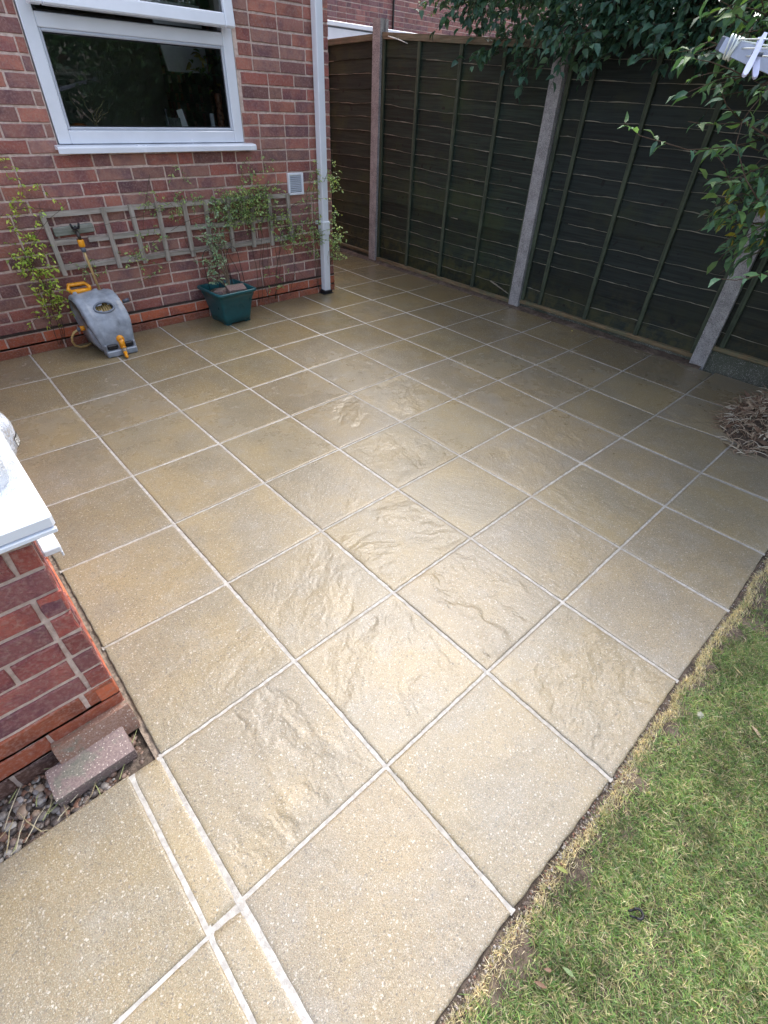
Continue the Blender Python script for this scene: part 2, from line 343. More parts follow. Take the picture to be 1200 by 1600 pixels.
RIV = {(0,0):1.1,(-1,0):1.1,(1,0):1.5,(1,-1):1.1,(0,1):.8,(1,1):1.3,(1,2):.8,(2,2):.8,(2,3):.9,(3,3):.8,(0,-1):.35,(-1,-1):.35,(2,1):.2,(3,4):.7,(3,5):.6,(4,4):.5,(2,4):.4,(1,3):.5,(5,6):.6,(6,0):.9}
def vnoise(x, y, seed):
    xi, yi = np.floor(x), np.floor(y); fx, fy = x-xi, y-yi; fx = fx*fx*(3-2*fx); fy = fy*fy*(3-2*fy)
    def h(a, b): q = np.sin(a*127.1+b*311.7+seed*74.7)*43758.5453; return q-np.floor(q)
    return (h(xi, yi)*(1-fx)+h(xi+1, yi)*fx)*(1-fy)+(h(xi, yi+1)*(1-fx)+h(xi+1, yi+1)*fx)*fy
def fbm(x, y, seed, octv=4, g=.55):
    a, t_, o_ = 1., 0., 0.
    for k in range(octv): o_ = o_+a*vnoise(x*2.03**k+k*7.3, y*2.03**k-k*3.1, seed+k); t_ += a; a *= g
    return o_/t_
def riven(P, riv, dd):
    sd_ = random.uniform(0, 60); a = random.uniform(0, 3.14); x = P[..., 0]*math.cos(a)+P[..., 1]*math.sin(a); y = -P[..., 0]*math.sin(a)+P[..., 1]*math.cos(a)
    wx_ = fbm(x*9, y*9, sd_+5)-.5; wy_ = fbm(x*9+5, y*9, sd_+9)-.5; X = x+wx_*.10; Y = (y+wy_*.10)*2.3
    n1 = fbm(X*5.5, Y*5.5, sd_, 5, .58); k = (n1-.5)*15; fr = k-np.floor(k); st = np.clip((fr-.80)/.18, 0, 1); st = st*st*(3-2*st); ter = np.floor(k)+st
    m_ = np.clip((fbm(X*3.2+9, Y*3.2, sd_+20, 3)-.44)/.14, 0, 1)
    z = .0010*riv*.85*ter*m_+.0011*riv*(fbm(X*48, Y*30, sd_+30, 4, .7)-.5)*(.25+m_)
    return np.clip(z-np.mean(z)*.7-.0004, -.0045, .0035)*np.clip(dd/10, 0, 1)
def patio():
    V = []; F = []; Cc = []; nv = 0
    def slab(q, riv, res, tz=0.):
        nonlocal nv
        q = [np.array(a, float) for a in q]; r1, r2 = random.random(), random.random()
        t = np.linspace(0, 1, res)
        e = .0035/np.linalg.norm(q[1]-q[0]); t = np.concatenate([[0, e, e*2.2], np.linspace(e*5, 1-e*5, res), [1-e*2.2, 1-e, 1]]); n = len(t)
        u, v = np.meshgrid(t, t, indexing='ij')
        P = (q[0]*((1-u)*(1-v))[..., None]+q[1]*(u*(1-v))[..., None]+q[2]*(u*v)[..., None]+q[3]*((1-u)*v)[..., None])
        dd = np.minimum(np.minimum(u, 1-u), np.minimum(v, 1-v))/e
        z = -.0026*np.clip(1-dd/2.2, 0, 1)**2
        ph = rng.uniform(0, 6.28, 6); a = min(riv, 1)*.00018
        if riv >= .35: z = z+riven(P, min(riv, 1.3), dd)
        z = z+a*(np.sin(P[..., 0]*21+ph[0]+2*np.sin(P[..., 1]*17+ph[1]))*np.sin(P[..., 1]*26+ph[2]+1.5*np.sin(P[..., 0]*23+ph[3])))*np.clip(dd/14, 0, 1)
        # chipped, slightly wavy arris
        wob = .0012*np.sin(P[..., 0]*90+ph[4])*np.sin(P[..., 1]*83+ph[5])*(dd < .5)
        z = z+tz+(u-.5)*rng.normal(0, .0009)+(v-.5)*rng.normal(0, .0009)
        P3 = np.dstack([P[..., 0]+wob, P[..., 1]+wob, z])
        top = P3.reshape(-1, 3); idx = np.arange(n*n).reshape(n, n)
        f = np.stack([idx[:-1, :-1], idx[1:, :-1], idx[1:, 1:], idx[:-1, 1:]], -1).reshape(-1, 4)
        ring = np.concatenate([idx[:, 0], idx[-1, 1:], idx[-2::-1, -1], idx[0, -2:0:-1]])
        low = top[ring].copy(); low[:, 2] = -.045; k = len(ring); li = n*n+np.arange(k)
        f2 = np.stack([ring, li, np.roll(li, -1), np.roll(ring, -1)], -1)
        V.append(np.concatenate([top, low])); F.append(np.concatenate([f, f2])+nv); m = n*n+k; nv += m
        Cc.append(np.tile([r1, r2, riv, 1.], (m, 1)))
    g = .0047
    XF = 3.69                       # the fence side edge the last column is cut to
    for j in range(-1, 14):
        for i in range(-1, 8):
            if j >= 8 and i < 5: continue
            if i == 6 and j == -1: pass
            a, b, c, d = G(i, j), G(i+1, j), G(i+1, j+1), G(i, j+1)
            if i == 7:
                b = np.array([3.70 if j > 0 else 3.74, b[1]]); c = np.array([3.70 if j > 0 else 3.74, c[1]])
                if b[0]-a[0] < .05: continue
            if j == 7 and i < 5:                                   # against the house wall
                c[1] = d[1] = 3.672
            if j == 7 and i == 5: pass
            gx0 = g*1.3 if i != 5 or j > 1 else .012
            q = [a+(gx0, g), b+(-g, g), c+(-g, -g), d+(gx0, -g)]
            if i == 5 and j == -1: q[0][0] += .005
            near = (i+.5)*S < 2.2 and j < 4
            rv = RIV.get((i, j), random.choice([.1, .15, .45, .55])); slab(q, rv, (130 if near else 64) if rv >= .35 else 12, abs(rng.normal(0, .0005))+.0006)
    # narrow cut strip and the path slabs below the bay
    for y0, y1 in ((.0045, .452), (-.45, -.0045), (-.91, -.459)):
        slab([(-.5395, y0), (-.4665, y0), (-.4665, y1), (-.5395, y1)], .1, 4)
    for k in range(6):
        for y0, y1 in ((.0, .458), (-.458, -.009)):
            x1 = -.5495-k*.46; slab([(x1-.45, y0), (x1, y0), (x1, y1), (x1-.45, y1)], .12, 16)
    o = np_mesh('patio', np.concatenate(V), np.concatenate(F), np.concatenate(Cc), M['slab'], smooth=True)
    tag(o, 'square buff riven paving slabs, wet, with pale mortar joints', None, None, 'structure')
    # grout: thin bed sheet just under the slab faces
    m = MB()
    def strip(p, q, zz, hw=.0085):
        p, q = np.array(p, float), np.array(q, float); L = np.linalg.norm(q-p); d = (q-p)/L; nn = np.array([-d[1], d[0]]); k = max(2, int(L/.03)); vs = []
        for a in range(k+1):
            c = p+d*L*a/k
            for e, dz in ((-hw, 0), (0, random.uniform(-.0004, .0006)), (hw, 0)): vs.append((*(c+nn*e), zz+dz))
        m.add(vs, [(3*a+b, 3*a+3+b, 3*a+4+b, 3*a+1+b) for a in range(k) for b in (0, 1)])
    for j in range(-1, 14):
        for i in range(-1, 8):
            if j >= 8 and i < 5: continue
            wide = .016 if (i == 5 and j in (-1, 0)) else .0085
            if not (i == -1 and j >= 1): strip(G(i, j), G(i, j+1), -.0019, wide)
            if j > -1:
                e_ = G(i+1, j) if i < 7 else np.array([3.70, G(i, j)[1]]); strip(G(i, j), e_, -.0023)
    strip((-.4685, 3.66), (2.68, 3.66), -.0026, .012); strip((-.545, -.436), (-.545, .452), -.0020, .011); strip((-.464, -.436), (-.464, .452), -.0015, .008)
    strip((-3.2, -.0045), (-.46, -.0045), -.0025, .0115); pass
    for k in range(1, 6): strip((-.5445-k*.46, -.436), (-.5445-k*.46, .452), -.0021, .010)
    gr = m.build('grout_joints', M['grout'], o, smooth=True)
patio()
# ------------------------------------------------------------------ brickwork
BRK = [(.37, .138, .112), (.41, .156, .120), (.32, .124, .106), (.24, .108, .100), (.45, .172, .122), (.35, .152, .124), (.29, .134, .116), (.39, .126, .098), (.37, .185, .148)]
def brick_wall(mb, o, u, n, L, z0, rows, holes=(), ph=0., header_mix=.12, pal=BRK, course=.075, simple_=False, dep=.05):
    """stretcher bond bricks as solids in front of a mortar sheet; o=origin, u=along, n=outward"""
    o = np.array(o, float); u = np.array(u, float); n = np.array(n, float); zz = np.array([0, 0, 1.])
    def put(a, b, z, h):
        for (ha, hb, hz0, hz1) in holes:
            if z+h > hz0 and z < hz1:
                if a < hb and b > ha:
                    if a < ha-.03 and b > hb+.03: put(a, ha-.008, z, h); put(hb+.008, b, z, h); return
                    if a < ha-.03: b = ha-.006
                    elif b > hb+.03: a = hb+.006
                    else: return
        if b-a < .03: return
        off = random.gauss(0, .0012); c = random.choice(pal); k = random.uniform(.82, 1.2); col = (c[0]*k, c[1]*k, c[2]*k, random.random())
        w0 = o+u*a+zz*z; sk_ = random.gauss(0, .0012); ch = .0035
        def pt(s_, t_, d): return w0+u*s_+zz*(t_+sk_*s_/(b-a))+n*(d+off)
        W = b-a
        if simple_:
            vs = [pt(0, 0, -dep), pt(W, 0, -dep), pt(W, h, -dep), pt(0, h, -dep), pt(0, 0, 0), pt(W, 0, 0), pt(W, h, 0), pt(0, h, 0)]
            fs = [(4, 5, 6, 7), (0, 1, 5, 4), (1, 2, 6, 5), (2, 3, 7, 6), (3, 0, 4, 7)]
        else:
            nx = max(2, int(W/.035)); per = [(W*i/nx, 0) for i in range(nx)]+[(W, 0), (W, h/2)]+[(W-W*i/nx, h) for i in range(nx)]+[(0, h), (0, h/2)]
            jit = [(s_+random.gauss(0, .0009), t_+random.gauss(0, .0009)) for s_, t_ in per]
            k_ = len(per); cx, cy = W/2, h/2
            vs = [pt(s_, t_, -dep) for s_, t_ in jit]+[pt(s_, t_, -ch) for s_, t_ in jit]
            vs += [pt(s_+(ch if s_ < cx*.2 else -ch if s_ > W-.2*cx else 0), t_+(ch if t_ < .2*h else -ch if t_ > .8*h else 0), random.gauss(0, .0005)) for s_, t_ in jit]
            fs = []
            for q in range(k_):
                r_ = (q+1) % k_; fs += [(q, r_, k_+r_, k_+q), (k_+q, k_+r_, 2*k_+r_, 2*k_+q)]
            fs.append(tuple(2*k_+q for q in range(k_)))
        mb.add(vs, fs, col, 0)
    for r_ in range(rows):
        z = z0+r_*course+random.gauss(0, .0006); a = -(ph+(.1125 if r_ % 2 else 0)) % .225-.225
        while a < L:
            ln = .214 if random.random() > header_mix else .1025
            s0, s1 = max(a, 0), min(a+ln, L)
            if s1-s0 > .02: put(s0, s1, z, course-.012+random.gauss(0, .0008))
            a += ln+.011
    # mortar sheet (with rectangular holes)
    xs = sorted({0, L, *[h[0] for h in holes], *[h[1] for h in holes]}); zt = z0+rows*course
    zs = sorted({z0-.012, zt, *[min(max(h[2], z0), zt) for h in holes], *[min(max(h[3], z0), zt) for h in holes]})
    for i in range(len(xs)-1):
        for k in range(len(zs)-1):
            cx, cz = (xs[i]+xs[i+1])/2, (zs[k]+zs[k+1])/2
            if any(h[0] < cx < h[1] and h[2] < cz < h[3] for h in holes): continue
            q = [o+u*xs[i]+zz*(zs[k]-0), o+u*xs[i+1]+zz*zs[k], o+u*xs[i+1]+zz*zs[k+1], o+u*xs[i]+zz*zs[k+1]]
            mb.add([p_-n*.0062 for p_ in q], [(0, 1, 2, 3)], (1, 1, 1, 1), 1)
ORG = [(.54, .135, .060), (.60, .16, .072), (.46, .115, .055)]
# ------------------------------------------------------------------ the house
HX, HY = 2.68, 3.68
house = empty('brick_house', (HX, HY, 0), 'red brick house with an open white framed window, downpipe and orange plinth', 'house')
WX0, WX1, WZ0, WZ1 = .60, 1.875, 1.145, 2.345
def build_house():
    mb = MB(); X0 = -2.2
    brick_wall(mb, (X0, HY, 0), (1, 0, 0), (0, -1, 0), HX-X0-.0015, .148, 64, holes=[(WX0-X0, WX1-X0, WZ0, WZ1)], ph=.06)
    brick_wall(mb, (HX, HY+.0015, 0), (0, 1, 0), (1, 0, 0), 6.0, .148, 64, ph=.11, simple_=True)
    mb.build('wall', [M['brick'], M['mortar']], house)
    mb = MB()
    brick_wall(mb, (X0, HY-.004, 0), (1, 0, 0), (0, -1, 0), HX-X0+.003, .062, 1, ph=.14, pal=ORG, header_mix=0)
    brick_wall(mb, (HX+.004, HY, 0), (0, 1, 0), (1, 0, 0), 6.0, .062, 1, ph=.0, pal=ORG, header_mix=0, simple_=True)
    brick_wall(mb, (X0, HY-.004, 0), (1, 0, 0), (0, -1, 0), HX-X0+.003, -.013, 1, ph=.03, pal=[(.34, .10, .05)], header_mix=0)
    brick_wall(mb, (HX+.004, HY, 0), (0, 1, 0), (1, 0, 0), 6.0, -.013, 1, ph=.0, pal=ORG, header_mix=0, simple_=True)
    # dark bitumen damp course
    mb.build('plinth', [M['plinth'], M['mortar']], house)
    d = MB(); d.box((X0, HY-.0035, .134), (HX+.002, HY+.02, .1475)); d.box((HX-.02, HY+.021, .134), (HX+.0035, HY+6, .1475)); d.build('damp_course', simple('dark_damp_course', (.05, .035, .03), .8, .3, 40, .5), house)
    # rest of the shell, roof (out of frame, keeps light and reflections right)
    s = MB(); s.box((X0, HY+.26, 0), (WX0-.05, HY+.28, 4.9)); s.box((WX1+.05, HY+.26, 0), (HX-.02, HY+.28, 4.9)); s.box((WX0-.05, HY+.26, 0), (WX1+.05, HY+.28, WZ0-.01)); s.box((WX0-.05, HY+.26, WZ1+.01), (WX1+.05, HY+.28, 4.9))
    s.build('inner_wall', M['darkroom'], house)
    r_ = MB(); r_.add([(X0, HY-.35, 4.85), (HX+.3, HY-.35, 4.85), (HX+.3, HY+3, 6.9), (X0, HY+3, 6.9), (HX+.3, HY+6.4, 4.85), (X0, HY+6.4, 4.85)], [(0, 1, 2, 3), (3, 2, 4, 5)]); r_.add([(HX, HY, 4.85), (HX, HY+6, 4.85), (HX, HY+3, 6.75)], [(0, 1, 2)])
    r_.build('roof', simple('brown_roof_tile', (.12, .07, .05), .8, .3, 8, .5), house)
    # reveals + window board
    s = MB(); s.box((WX0-.012, HY+.06, WZ0), (WX0, HY+.26, WZ1)); s.box((WX1, HY+.06, WZ0), (WX1+.012, HY+.26, WZ1)); s.box((WX0, HY+.06, WZ1), (WX1, HY+.26, WZ1+.012)); s.box((WX0, HY+.075, 1.175), (WX1, HY+.30, 1.195), bev=.004)
    s.build('window_board', simple('painted_sill_board', (.30, .30, .29), .4, .1, 10), house)
    k = MB(); k.box((-1.6, HY+.285, 0.02), (2.66, HY+3.0, 2.5)); o = k.build('kitchen_room', M['darkroom'], house)
    # remove the front face so that the window looks into the room
    me = o.data; import bmesh; bm = bmesh.new(); bm.from_mesh(me)
    for f in [f for f in bm.faces if abs(f.calc_center_median().y-(HY+.285)) < .001]: bm.faces.remove(f)
    bm.to_mesh(me); bm.free()
    # window
    Y = HY
    f = MB(); fr0, fr1, fb = .607, 1.868, 1.168
    b = .004
    f.box((fr0, Y-.006, fb), (fr0+.072, Y+.062, WZ1-.004), bev=b); f.box((fr1-.072, Y-.006, fb), (fr1, Y+.062, WZ1-.004), bev=b)
    f.box((fr0+.0725, Y-.005, fb), (fr1-.0725, Y+.06, fb+.066), bev=b); f.box((fr0+.0725, Y-.003, 1.685), (fr1-.0725, Y+.058, 1.748), bev=b); f.box((fr0+.0725, Y-.005, WZ1-.07), (fr1-.0725, Y+.06, WZ1-.005), bev=b)
    win = f.build('window', M['upvc'], house)
    def sub(mb_, nm, mt, sm=False): return mb_.build(nm, mt, win, sm)
    def subloc(o): o.location = (0, 0, 0); return o
    gx0, gx1, gz0, gz1 = fr0+.0725, fr1-.0725, fb+.0665, 1.6845
    q = MB(); q.box((gx0, Y+.0, gz0), (gx0+.016, Y+.03, gz1), bev=.005); q.box((gx1-.016, Y, gz0), (gx1, Y+.03, gz1), bev=.005); q.box((gx0+.0165, Y+.001, gz0), (gx1-.0165, Y+.03, gz0+.016), bev=.005); q.box((gx0+.0165, Y+.001, gz1-.016), (gx1-.0165, Y+.03, gz1), bev=.005)
    subloc(sub(q, 'glazing_bead', M['upvc_dull']))
    q = MB(); q.box((gx0+.0168, Y+.014, gz0+.0168), (gx0+.022, Y+.0195, gz1-.0168)); q.box((gx1-.022, Y+.014, gz0+.0168), (gx1-.0168, Y+.0195, gz1-.0168)); q.box((gx0+.0222, Y+.014, gz0+.0168), (gx1-.0222, Y+.0195, gz0+.022)); q.box((gx0+.0222, Y+.014, gz1-.022), (gx1-.0222, Y+.0195, gz1-.0168))
    subloc(sub(q, 'rubber_gasket', M['dark']))
    q = MB(); q.add([(gx0+.01, Y+.02, gz0+.01), (gx1-.01, Y+.02, gz0+.01), (gx1-.01, Y+.02, gz1-.01), (gx0+.01, Y+.02, gz1-.01)], [(0, 1, 2, 3)])
    subloc(sub(q, 'pane', M['glass']))
    # top hung sash, a little open: hinge at the top, bottom edge pushed out
    hz = WZ1-.035; hy = Y-.012; h = .545; th = math.asin(.055/h)
    MM = Matrix.Translation((0, hy, hz)) @ Matrix.Rotation(-th, 4, 'X')
    q = MB(); a0, a1 = fr0+.035, fr1-.022
    q.box((a0, -.042, -h), (a0+.068, .012, 0), bev=.007, M=MM); q.box((a1-.068, -.042, -h), (a1, .012, 0), bev=.007, M=MM)
    q.box((a0+.0685, -.041, -h), (a1-.0685, .011, -h+.066), bev=.007, M=MM); q.box((a0+.0685, -.041, -.066), (a1-.0685, .011, 0), bev=.007, M=MM)
    subloc(sub(q, 'opening_sash', M['upvc']))
    q = MB(); q.add([MM @ Vector(v) for v in ((a0+.06, -.015, -h+.06), (a1-.06, -.015, -h+.06), (a1-.06, -.015, -.06), (a0+.06, -.015, -.06))], [(0, 1, 2, 3)]); subloc(sub(q, 'sash_pane', M['glass']))
    q = MB(); q.box(((a0+a1)/2-.006, -.020, -h+.067), ((a0+a1)/2+.006, -.0165, -.067), M=MM); q.box((a0+.069, -.0205, -h/2-.006), (a1-.069, -.017, -h/2+.006), M=MM); subloc(sub(q, 'glazing_bar', M['upvc']))
    q = MB(); q.box((gx0, Y+.005, 1.7495), (gx1, Y+.03, 1.757)); q.box((gx0-.002, Y-.0065, 1.757), (gx0+.012, Y+.03, WZ1-.07)); subloc(sub(q, 'weather_seal', M['dark']))
    # projecting sill with a drip nose
    q = MB(); prof = [(Y+.03, 1.166), (Y-.052, 1.158), (Y-.062, 1.150), (Y-.062, 1.124), (Y-.054, 1.124), (Y-.053, 1.142), (Y+.03, 1.142)]
    x0, x1 = .575, 1.935; vs = [(x0, *p_) for p_ in prof]+[(x1, *p_) for p_ in prof]; k_ = len(prof)
    q.add(vs, [tuple(range(k_))[::-1], tuple(range(k_, 2*k_))]+[(i, (i+1) % k_, k_+(i+1) % k_, k_+i) for i in range(k_)]); subloc(sub(q, 'sill', M['upvc']))
    # downpipe: square section with sockets, brackets and a dark shoe
    q = MB(); q.box((2.512, 3.598, .028), (2.577, 3.663, 4.7), bev=.006)
    dp = q.build('downpipe', M['upvc'], house)
    for z in (.50, 2.35): q = MB(); q.box((2.505, 3.591, z), (2.584, 3.6705, z+.10), bev=.006); subloc(q.build('pipe_socket', M['upvc'], dp))
    q = MB(); q.box((2.503, 3.589, .585), (2.586, 3.675, .605), bev=.004); q.box((2.486, 3.6655, .58), (2.503, 3.677, .61)); q.box((2.586, 3.6655, .58), (2.603, 3.677, .61)); subloc(q.build('pipe_bracket', M['upvc'], dp))
    q = MB(); q.box((2.485, 3.58, .0015), (2.60, 3.672, .006)); q.box((2.500, 3.588, .006), (2.589, 3.6695, .030), bev=.004); subloc(q.build('gully_collar', M['dark'], dp))
    # air vent
    q = MB(); vx0, vx1, vz0, vz1 = 2.222, 2.372, .812, .965; yy = HY-.022
    q.box((vx0, yy, vz0), (vx0+.018, HY+.002, vz1), bev=.003); q.box((vx1-.018, yy, vz0), (vx1, HY+.002, vz1), bev=.003); q.box((vx0+.0182, yy+.0006, vz0), (vx1-.0182, HY+.002, vz0+.018), bev=.003); q.box((vx0+.0182, yy+.0006, vz1-.018), (vx1-.0182, HY+.002, vz1), bev=.003)
    vn = q.build('air_vent', M['upvc'], house)
    q = MB()
    for i in range(9):
        z = vz0+.024+i*.0125; q.add([(vx0+.0185, yy+.003, z), (vx1-.0185, yy+.003, z), (vx1-.0185, yy+.012, z+.009), (vx0+.0185, yy+.012, z+.009), (vx0+.0185, yy+.005, z-.001), (vx1-.0185, yy+.005, z-.001)], [(0, 1, 2, 3), (0, 4, 5, 1)])
    q2 = MB(); q2.box((vx0+.019, yy+.015, vz0+.019), (vx1-.019, HY+.001, vz1-.019)); subloc(q.build('louvre', M['upvc_dull'], vn)); subloc(q2.build('vent_backing', M['dark'], vn))
build_house()
# ------------------------------------------------------------------ bay (conservatory) dwarf wall
def build_bay():
    b = empty('bay_wall', (-.474, .635, 0), 'low brick bay wall in the lower left corner under a white sill', 'wall')
    BX, BY = -.474, .635
    mb = MB(); br = [(.40, .095, .075), (.30, .082, .078), (.20, .072, .085), (.34, .105, .09), (.24, .085, .088), (.44, .12, .09)]
    brick_wall(mb, (BX-1.6, BY, 0), (1, 0, 0), (0, -1, 0), 1.5985, .192, 7, ph=.03, header_mix=.5, pal=br)
    brick_wall(mb, (BX, BY+.0015, 0), (0, 1, 0), (1, 0, 0), 3.03, .192, 7, ph=.1, header_mix=.5, pal=br)
    mb.build('wall', [M['brick'], M['mortar']], b)
    mb = MB()
    for z in (.120, .045):
        brick_wall(mb, (BX-1.6, BY-.003, 0), (1, 0, 0), (0, -1, 0), 1.6025, z, 1, ph=.05 if z > .1 else .16, pal=[(.33, .085, .04), (.30, .075, .036)], header_mix=0)
        brick_wall(mb, (BX+.003, BY, 0), (0, 1, 0), (1, 0, 0), 3.03, z, 1, ph=.05, pal=ORG, header_mix=0)
    brick_wall(mb, (BX-1.6, BY-.003, 0), (1, 0, 0), (0, -1, 0), 1.6, -.03, 1, ph=.05, pal=[(.12, .06, .045)], header_mix=0)
    mb.build('plinth', [M['plinth'], M['mortar']], b)
    s = MB(); x1 = -.421; prof = [(.603, .752), (.603, .776), (.610, .785), (2.9, .785), (2.9, .752)]
    s.box((-2.1, .602, .750), (x1, 3.6, .784), bev=.006); s.box((-2.1, .60, .738), (x1-.002, .612, .7495), bev=.002)
    s.build('sill', M['upvc'], b)
    s = MB(); s.box((-2.0, .690, .7842), (-.60, .693, .7855)); s.build('sill_groove', M['grey2'], b)
    s = MB(); s.box((-.4685, .672, .632), (-.431, 3.5, .650), bev=.003); s.box((-.436, .672, .618), (-.4315, 3.5, .6315), bev=.0015); s.build('side_trim', M['upvc'], b)
    # window framing that stands on the dwarf wall, left of the picture
    s = MB()
    for x in (-.80, -1.4): s.box((x-.04, .70, .785), (x+.04, .76, 2.2), bev=.006)
    s.box((-2.1, .701, 2.2), (-.76, .759, 2.28), bev=.006)
    s.build('window_frame', M['upvc'], b)
build_bay()
# ------------------------------------------------------------------ gravel strip in front of the bay with two loose bricks
def pebbles():
    m = MB(); pal = [(.20, .15, .13), (.30, .27, .25), (.09, .075, .07), (.36, .33, .33), (.25, .14, .10), (.14, .12, .115), (.33, .25, .19), (.42, .40, .38)]
    import itertools
    t = (1+5**.5)/2; ico = nrm(np.array([(-1, t, 0), (1, t, 0), (-1, -t, 0), (1, -t, 0), (0, -1, t), (0, 1, t), (0, -1, -t), (0, 1, -t), (t, 0, -1), (t, 0, 1), (-t, 0, -1), (-t, 0, 1)], float))
    fi = [(0, 11, 5), (0, 5, 1), (0, 1, 7), (0, 7, 10), (0, 10, 11), (1, 5, 9), (5, 11, 4), (11, 10, 2), (10, 7, 6), (7, 1, 8), (3, 9, 4), (3, 4, 2), (3, 2, 6), (3, 6, 8), (3, 8, 9), (4, 9, 5), (2, 4, 11), (6, 2, 10), (8, 6, 7), (9, 8, 1)]
    # one subdivision
    vs = [v for v in ico]; fs = []; mid = {}
    def mp(a, b):
        k = (min(a, b), max(a, b))
        if k not in mid: q = vs[a]+vs[b]; vs.append(q/np.linalg.norm(q)); mid[k] = len(vs)-1
        return mid[k]
    for a, b, c in fi: x, y, z = mp(a, b), mp(b, c), mp(c, a); fs += [(a, x, z), (b, y, x), (c, z, y), (x, y, z)]
    U = np.array(vs)
    for k in range(1500):
        x = random.uniform(-1.5, -.49); y = random.uniform(.468, .63); s = random.choice([.004, .006, .008, .0105])*random.uniform(.7, 1.3)
        if x > -.56 and random.random() < .6: s *= .55
        q = U*np.array([s*random.uniform(.8, 1.5), s*random.uniform(.8, 1.2), s*random.uniform(.5, .8)])*(1+rng.normal(0, .06, (len(U), 1)))
        a = random.uniform(0, 6.28); c_, s_ = math.cos(a), math.sin(a); q = np.column_stack([q[:, 0]*c_-q[:, 1]*s_, q[:, 0]*s_+q[:, 1]*c_, q[:, 2]])
        c = random.choice(pal) if x < -.58 else random.choice([(.20, .13, .10), (.28, .2, .16), (.1, .07, .055)]); kk = random.uniform(.6, 1.15)
        m.add(q+(x, y, -.036+random.uniform(0, .016)), fs, (c[0]*kk, c[1]*kk, c[2]*kk, 1))
    o = m.build('gravel', M['pebble'], smooth=True); tag(o, 'mixed small pebbles and grit in the strip below the bay wall', None, None, 'stuff')
    n = 40; m = MB(); vs = []; fs = []
    for a in range(n*3+1):
        for b in range(n//3+1):
            x = -3+2.535*a/(n*3); y = .4545+.1845*b/(n//3); vs.append((x, y, -.034+random.uniform(-.004, .006)+(.012 if x > -.56 and y < .52 else 0)))
    w_ = n//3+1
    for a in range(n*3):
        for b in range(n//3): fs.append((a*w_+b, (a+1)*w_+b, (a+1)*w_+b+1, a*w_+b+1))
    m.add(vs, fs); o = m.build('bare_soil', M['soil'], smooth=True); tag(o, kind='structure')
    m = MB()
    for k in range(46):
        x = random.uniform(-1.0, -.62) if k < 40 else random.uniform(-.6, -.5); y = random.uniform(.475, .62); a = random.gauss(.9, .5); L = random.uniform(.03, .15); z = -.014+random.uniform(0, .012)
        c = random.choice([(.42, .36, .22), (.5, .45, .33), (.3, .33, .15), (.25, .2, .13)])
        p_ = [(x+math.cos(a)*L*(t-.5)+random.gauss(0, .002), min(.63, max(.462, y+math.sin(a)*L*(t-.5))), z+.004*math.sin(t*3)) for t in (0, .33, .66, 1)]
        m.tube(p_, [.0011, .0015, .0013, .0006], 5, (*c, 1))
    tag(m.build('straw_litter', M['straw']), 'dry straw stems scattered over the gravel by the bay wall', None, None, 'stuff')
pebbles()
m = MB(); vs_ = []
for i in range(90):
    for x_ in (-.476, -.465, -.4535): vs_.append((x_, .452+3.21*i/89, -.009+random.uniform(-.003, .003)))
m.add(vs_, [(3*i+j, 3*i+j+1, 3*i+j+4, 3*i+j+3) for i in range(89) for j in range(2)])
tag(m.build('edge_soil', simple('sandy_joint_fill', (.24, .19, .15), .85, .4, 60, .8)), kind='structure')
def loose_brick(name, c, dims, rz, tilt, cols, label):
    m = MB(); MM = Matrix.Translation(c) @ Matrix.Rotation(rz, 4, 'Z') @ Matrix.Rotation(tilt, 4, 'X')
    nx, ny, nz = 16, 8, 5; L, Wd, H = dims
    def P(i, j, k):
        u, v, w_ = i/nx*2-1, j/ny*2-1, k/nz*2-1; p_ = np.array([u*L/2, v*Wd/2, w_*H/2]); r_ = .0045
        q = np.clip(p_, [-L/2+r_, -Wd/2+r_, -H/2+r_], [L/2-r_, Wd/2-r_, H/2-r_]); d = p_-q; n_ = np.linalg.norm(d)
        if n_ > 1e-9: p_ = q+d/n_*min(n_, r_)
        h = math.sin(p_[0]*310+p_[1]*170)*math.sin(p_[1]*390+p_[2]*220)*.0005
        return MM @ Vector(p_*(1+h*8))
    def grid(fn, a, b):
        vs = [fn(i, j) for i in range(a+1) for j in range(b+1)]; fs = [(i*(b+1)+j, (i+1)*(b+1)+j, (i+1)*(b+1)+j+1, i*(b+1)+j+1) for i in range(a) for j in range(b)]
        m.add(vs, fs, cols)
    grid(lambda i, j: P(i, j, nz), nx, ny); grid(lambda i, j: P(i, ny-j, 0), nx, ny); grid(lambda i, j: P(i, 0, j), nx, nz); grid(lambda i, j: P(nx-i, ny, j), nx, nz); grid(lambda i, j: P(0, ny-i, j), ny, nz); grid(lambda i, j: P(nx, i, j), ny, nz)
    o = m.build(name, M['paver']); return tag(o, label, 'brick', 'loose bricks lying by the bay wall')
loose_brick('loose_brick', (-.610, .548, .005), (.205, .098, .048), R(0), R(3), (.185, .135, .135, .3), 'flat speckled purple grey paving brick lying on the gravel')
loose_brick('loose_brick', (-.570, .612, .028), (.205, .05, .095), R(1.5), R(-20), (.24, .13, .09, .8), 'brown red brick on its edge against the orange plinth, behind the grey one')
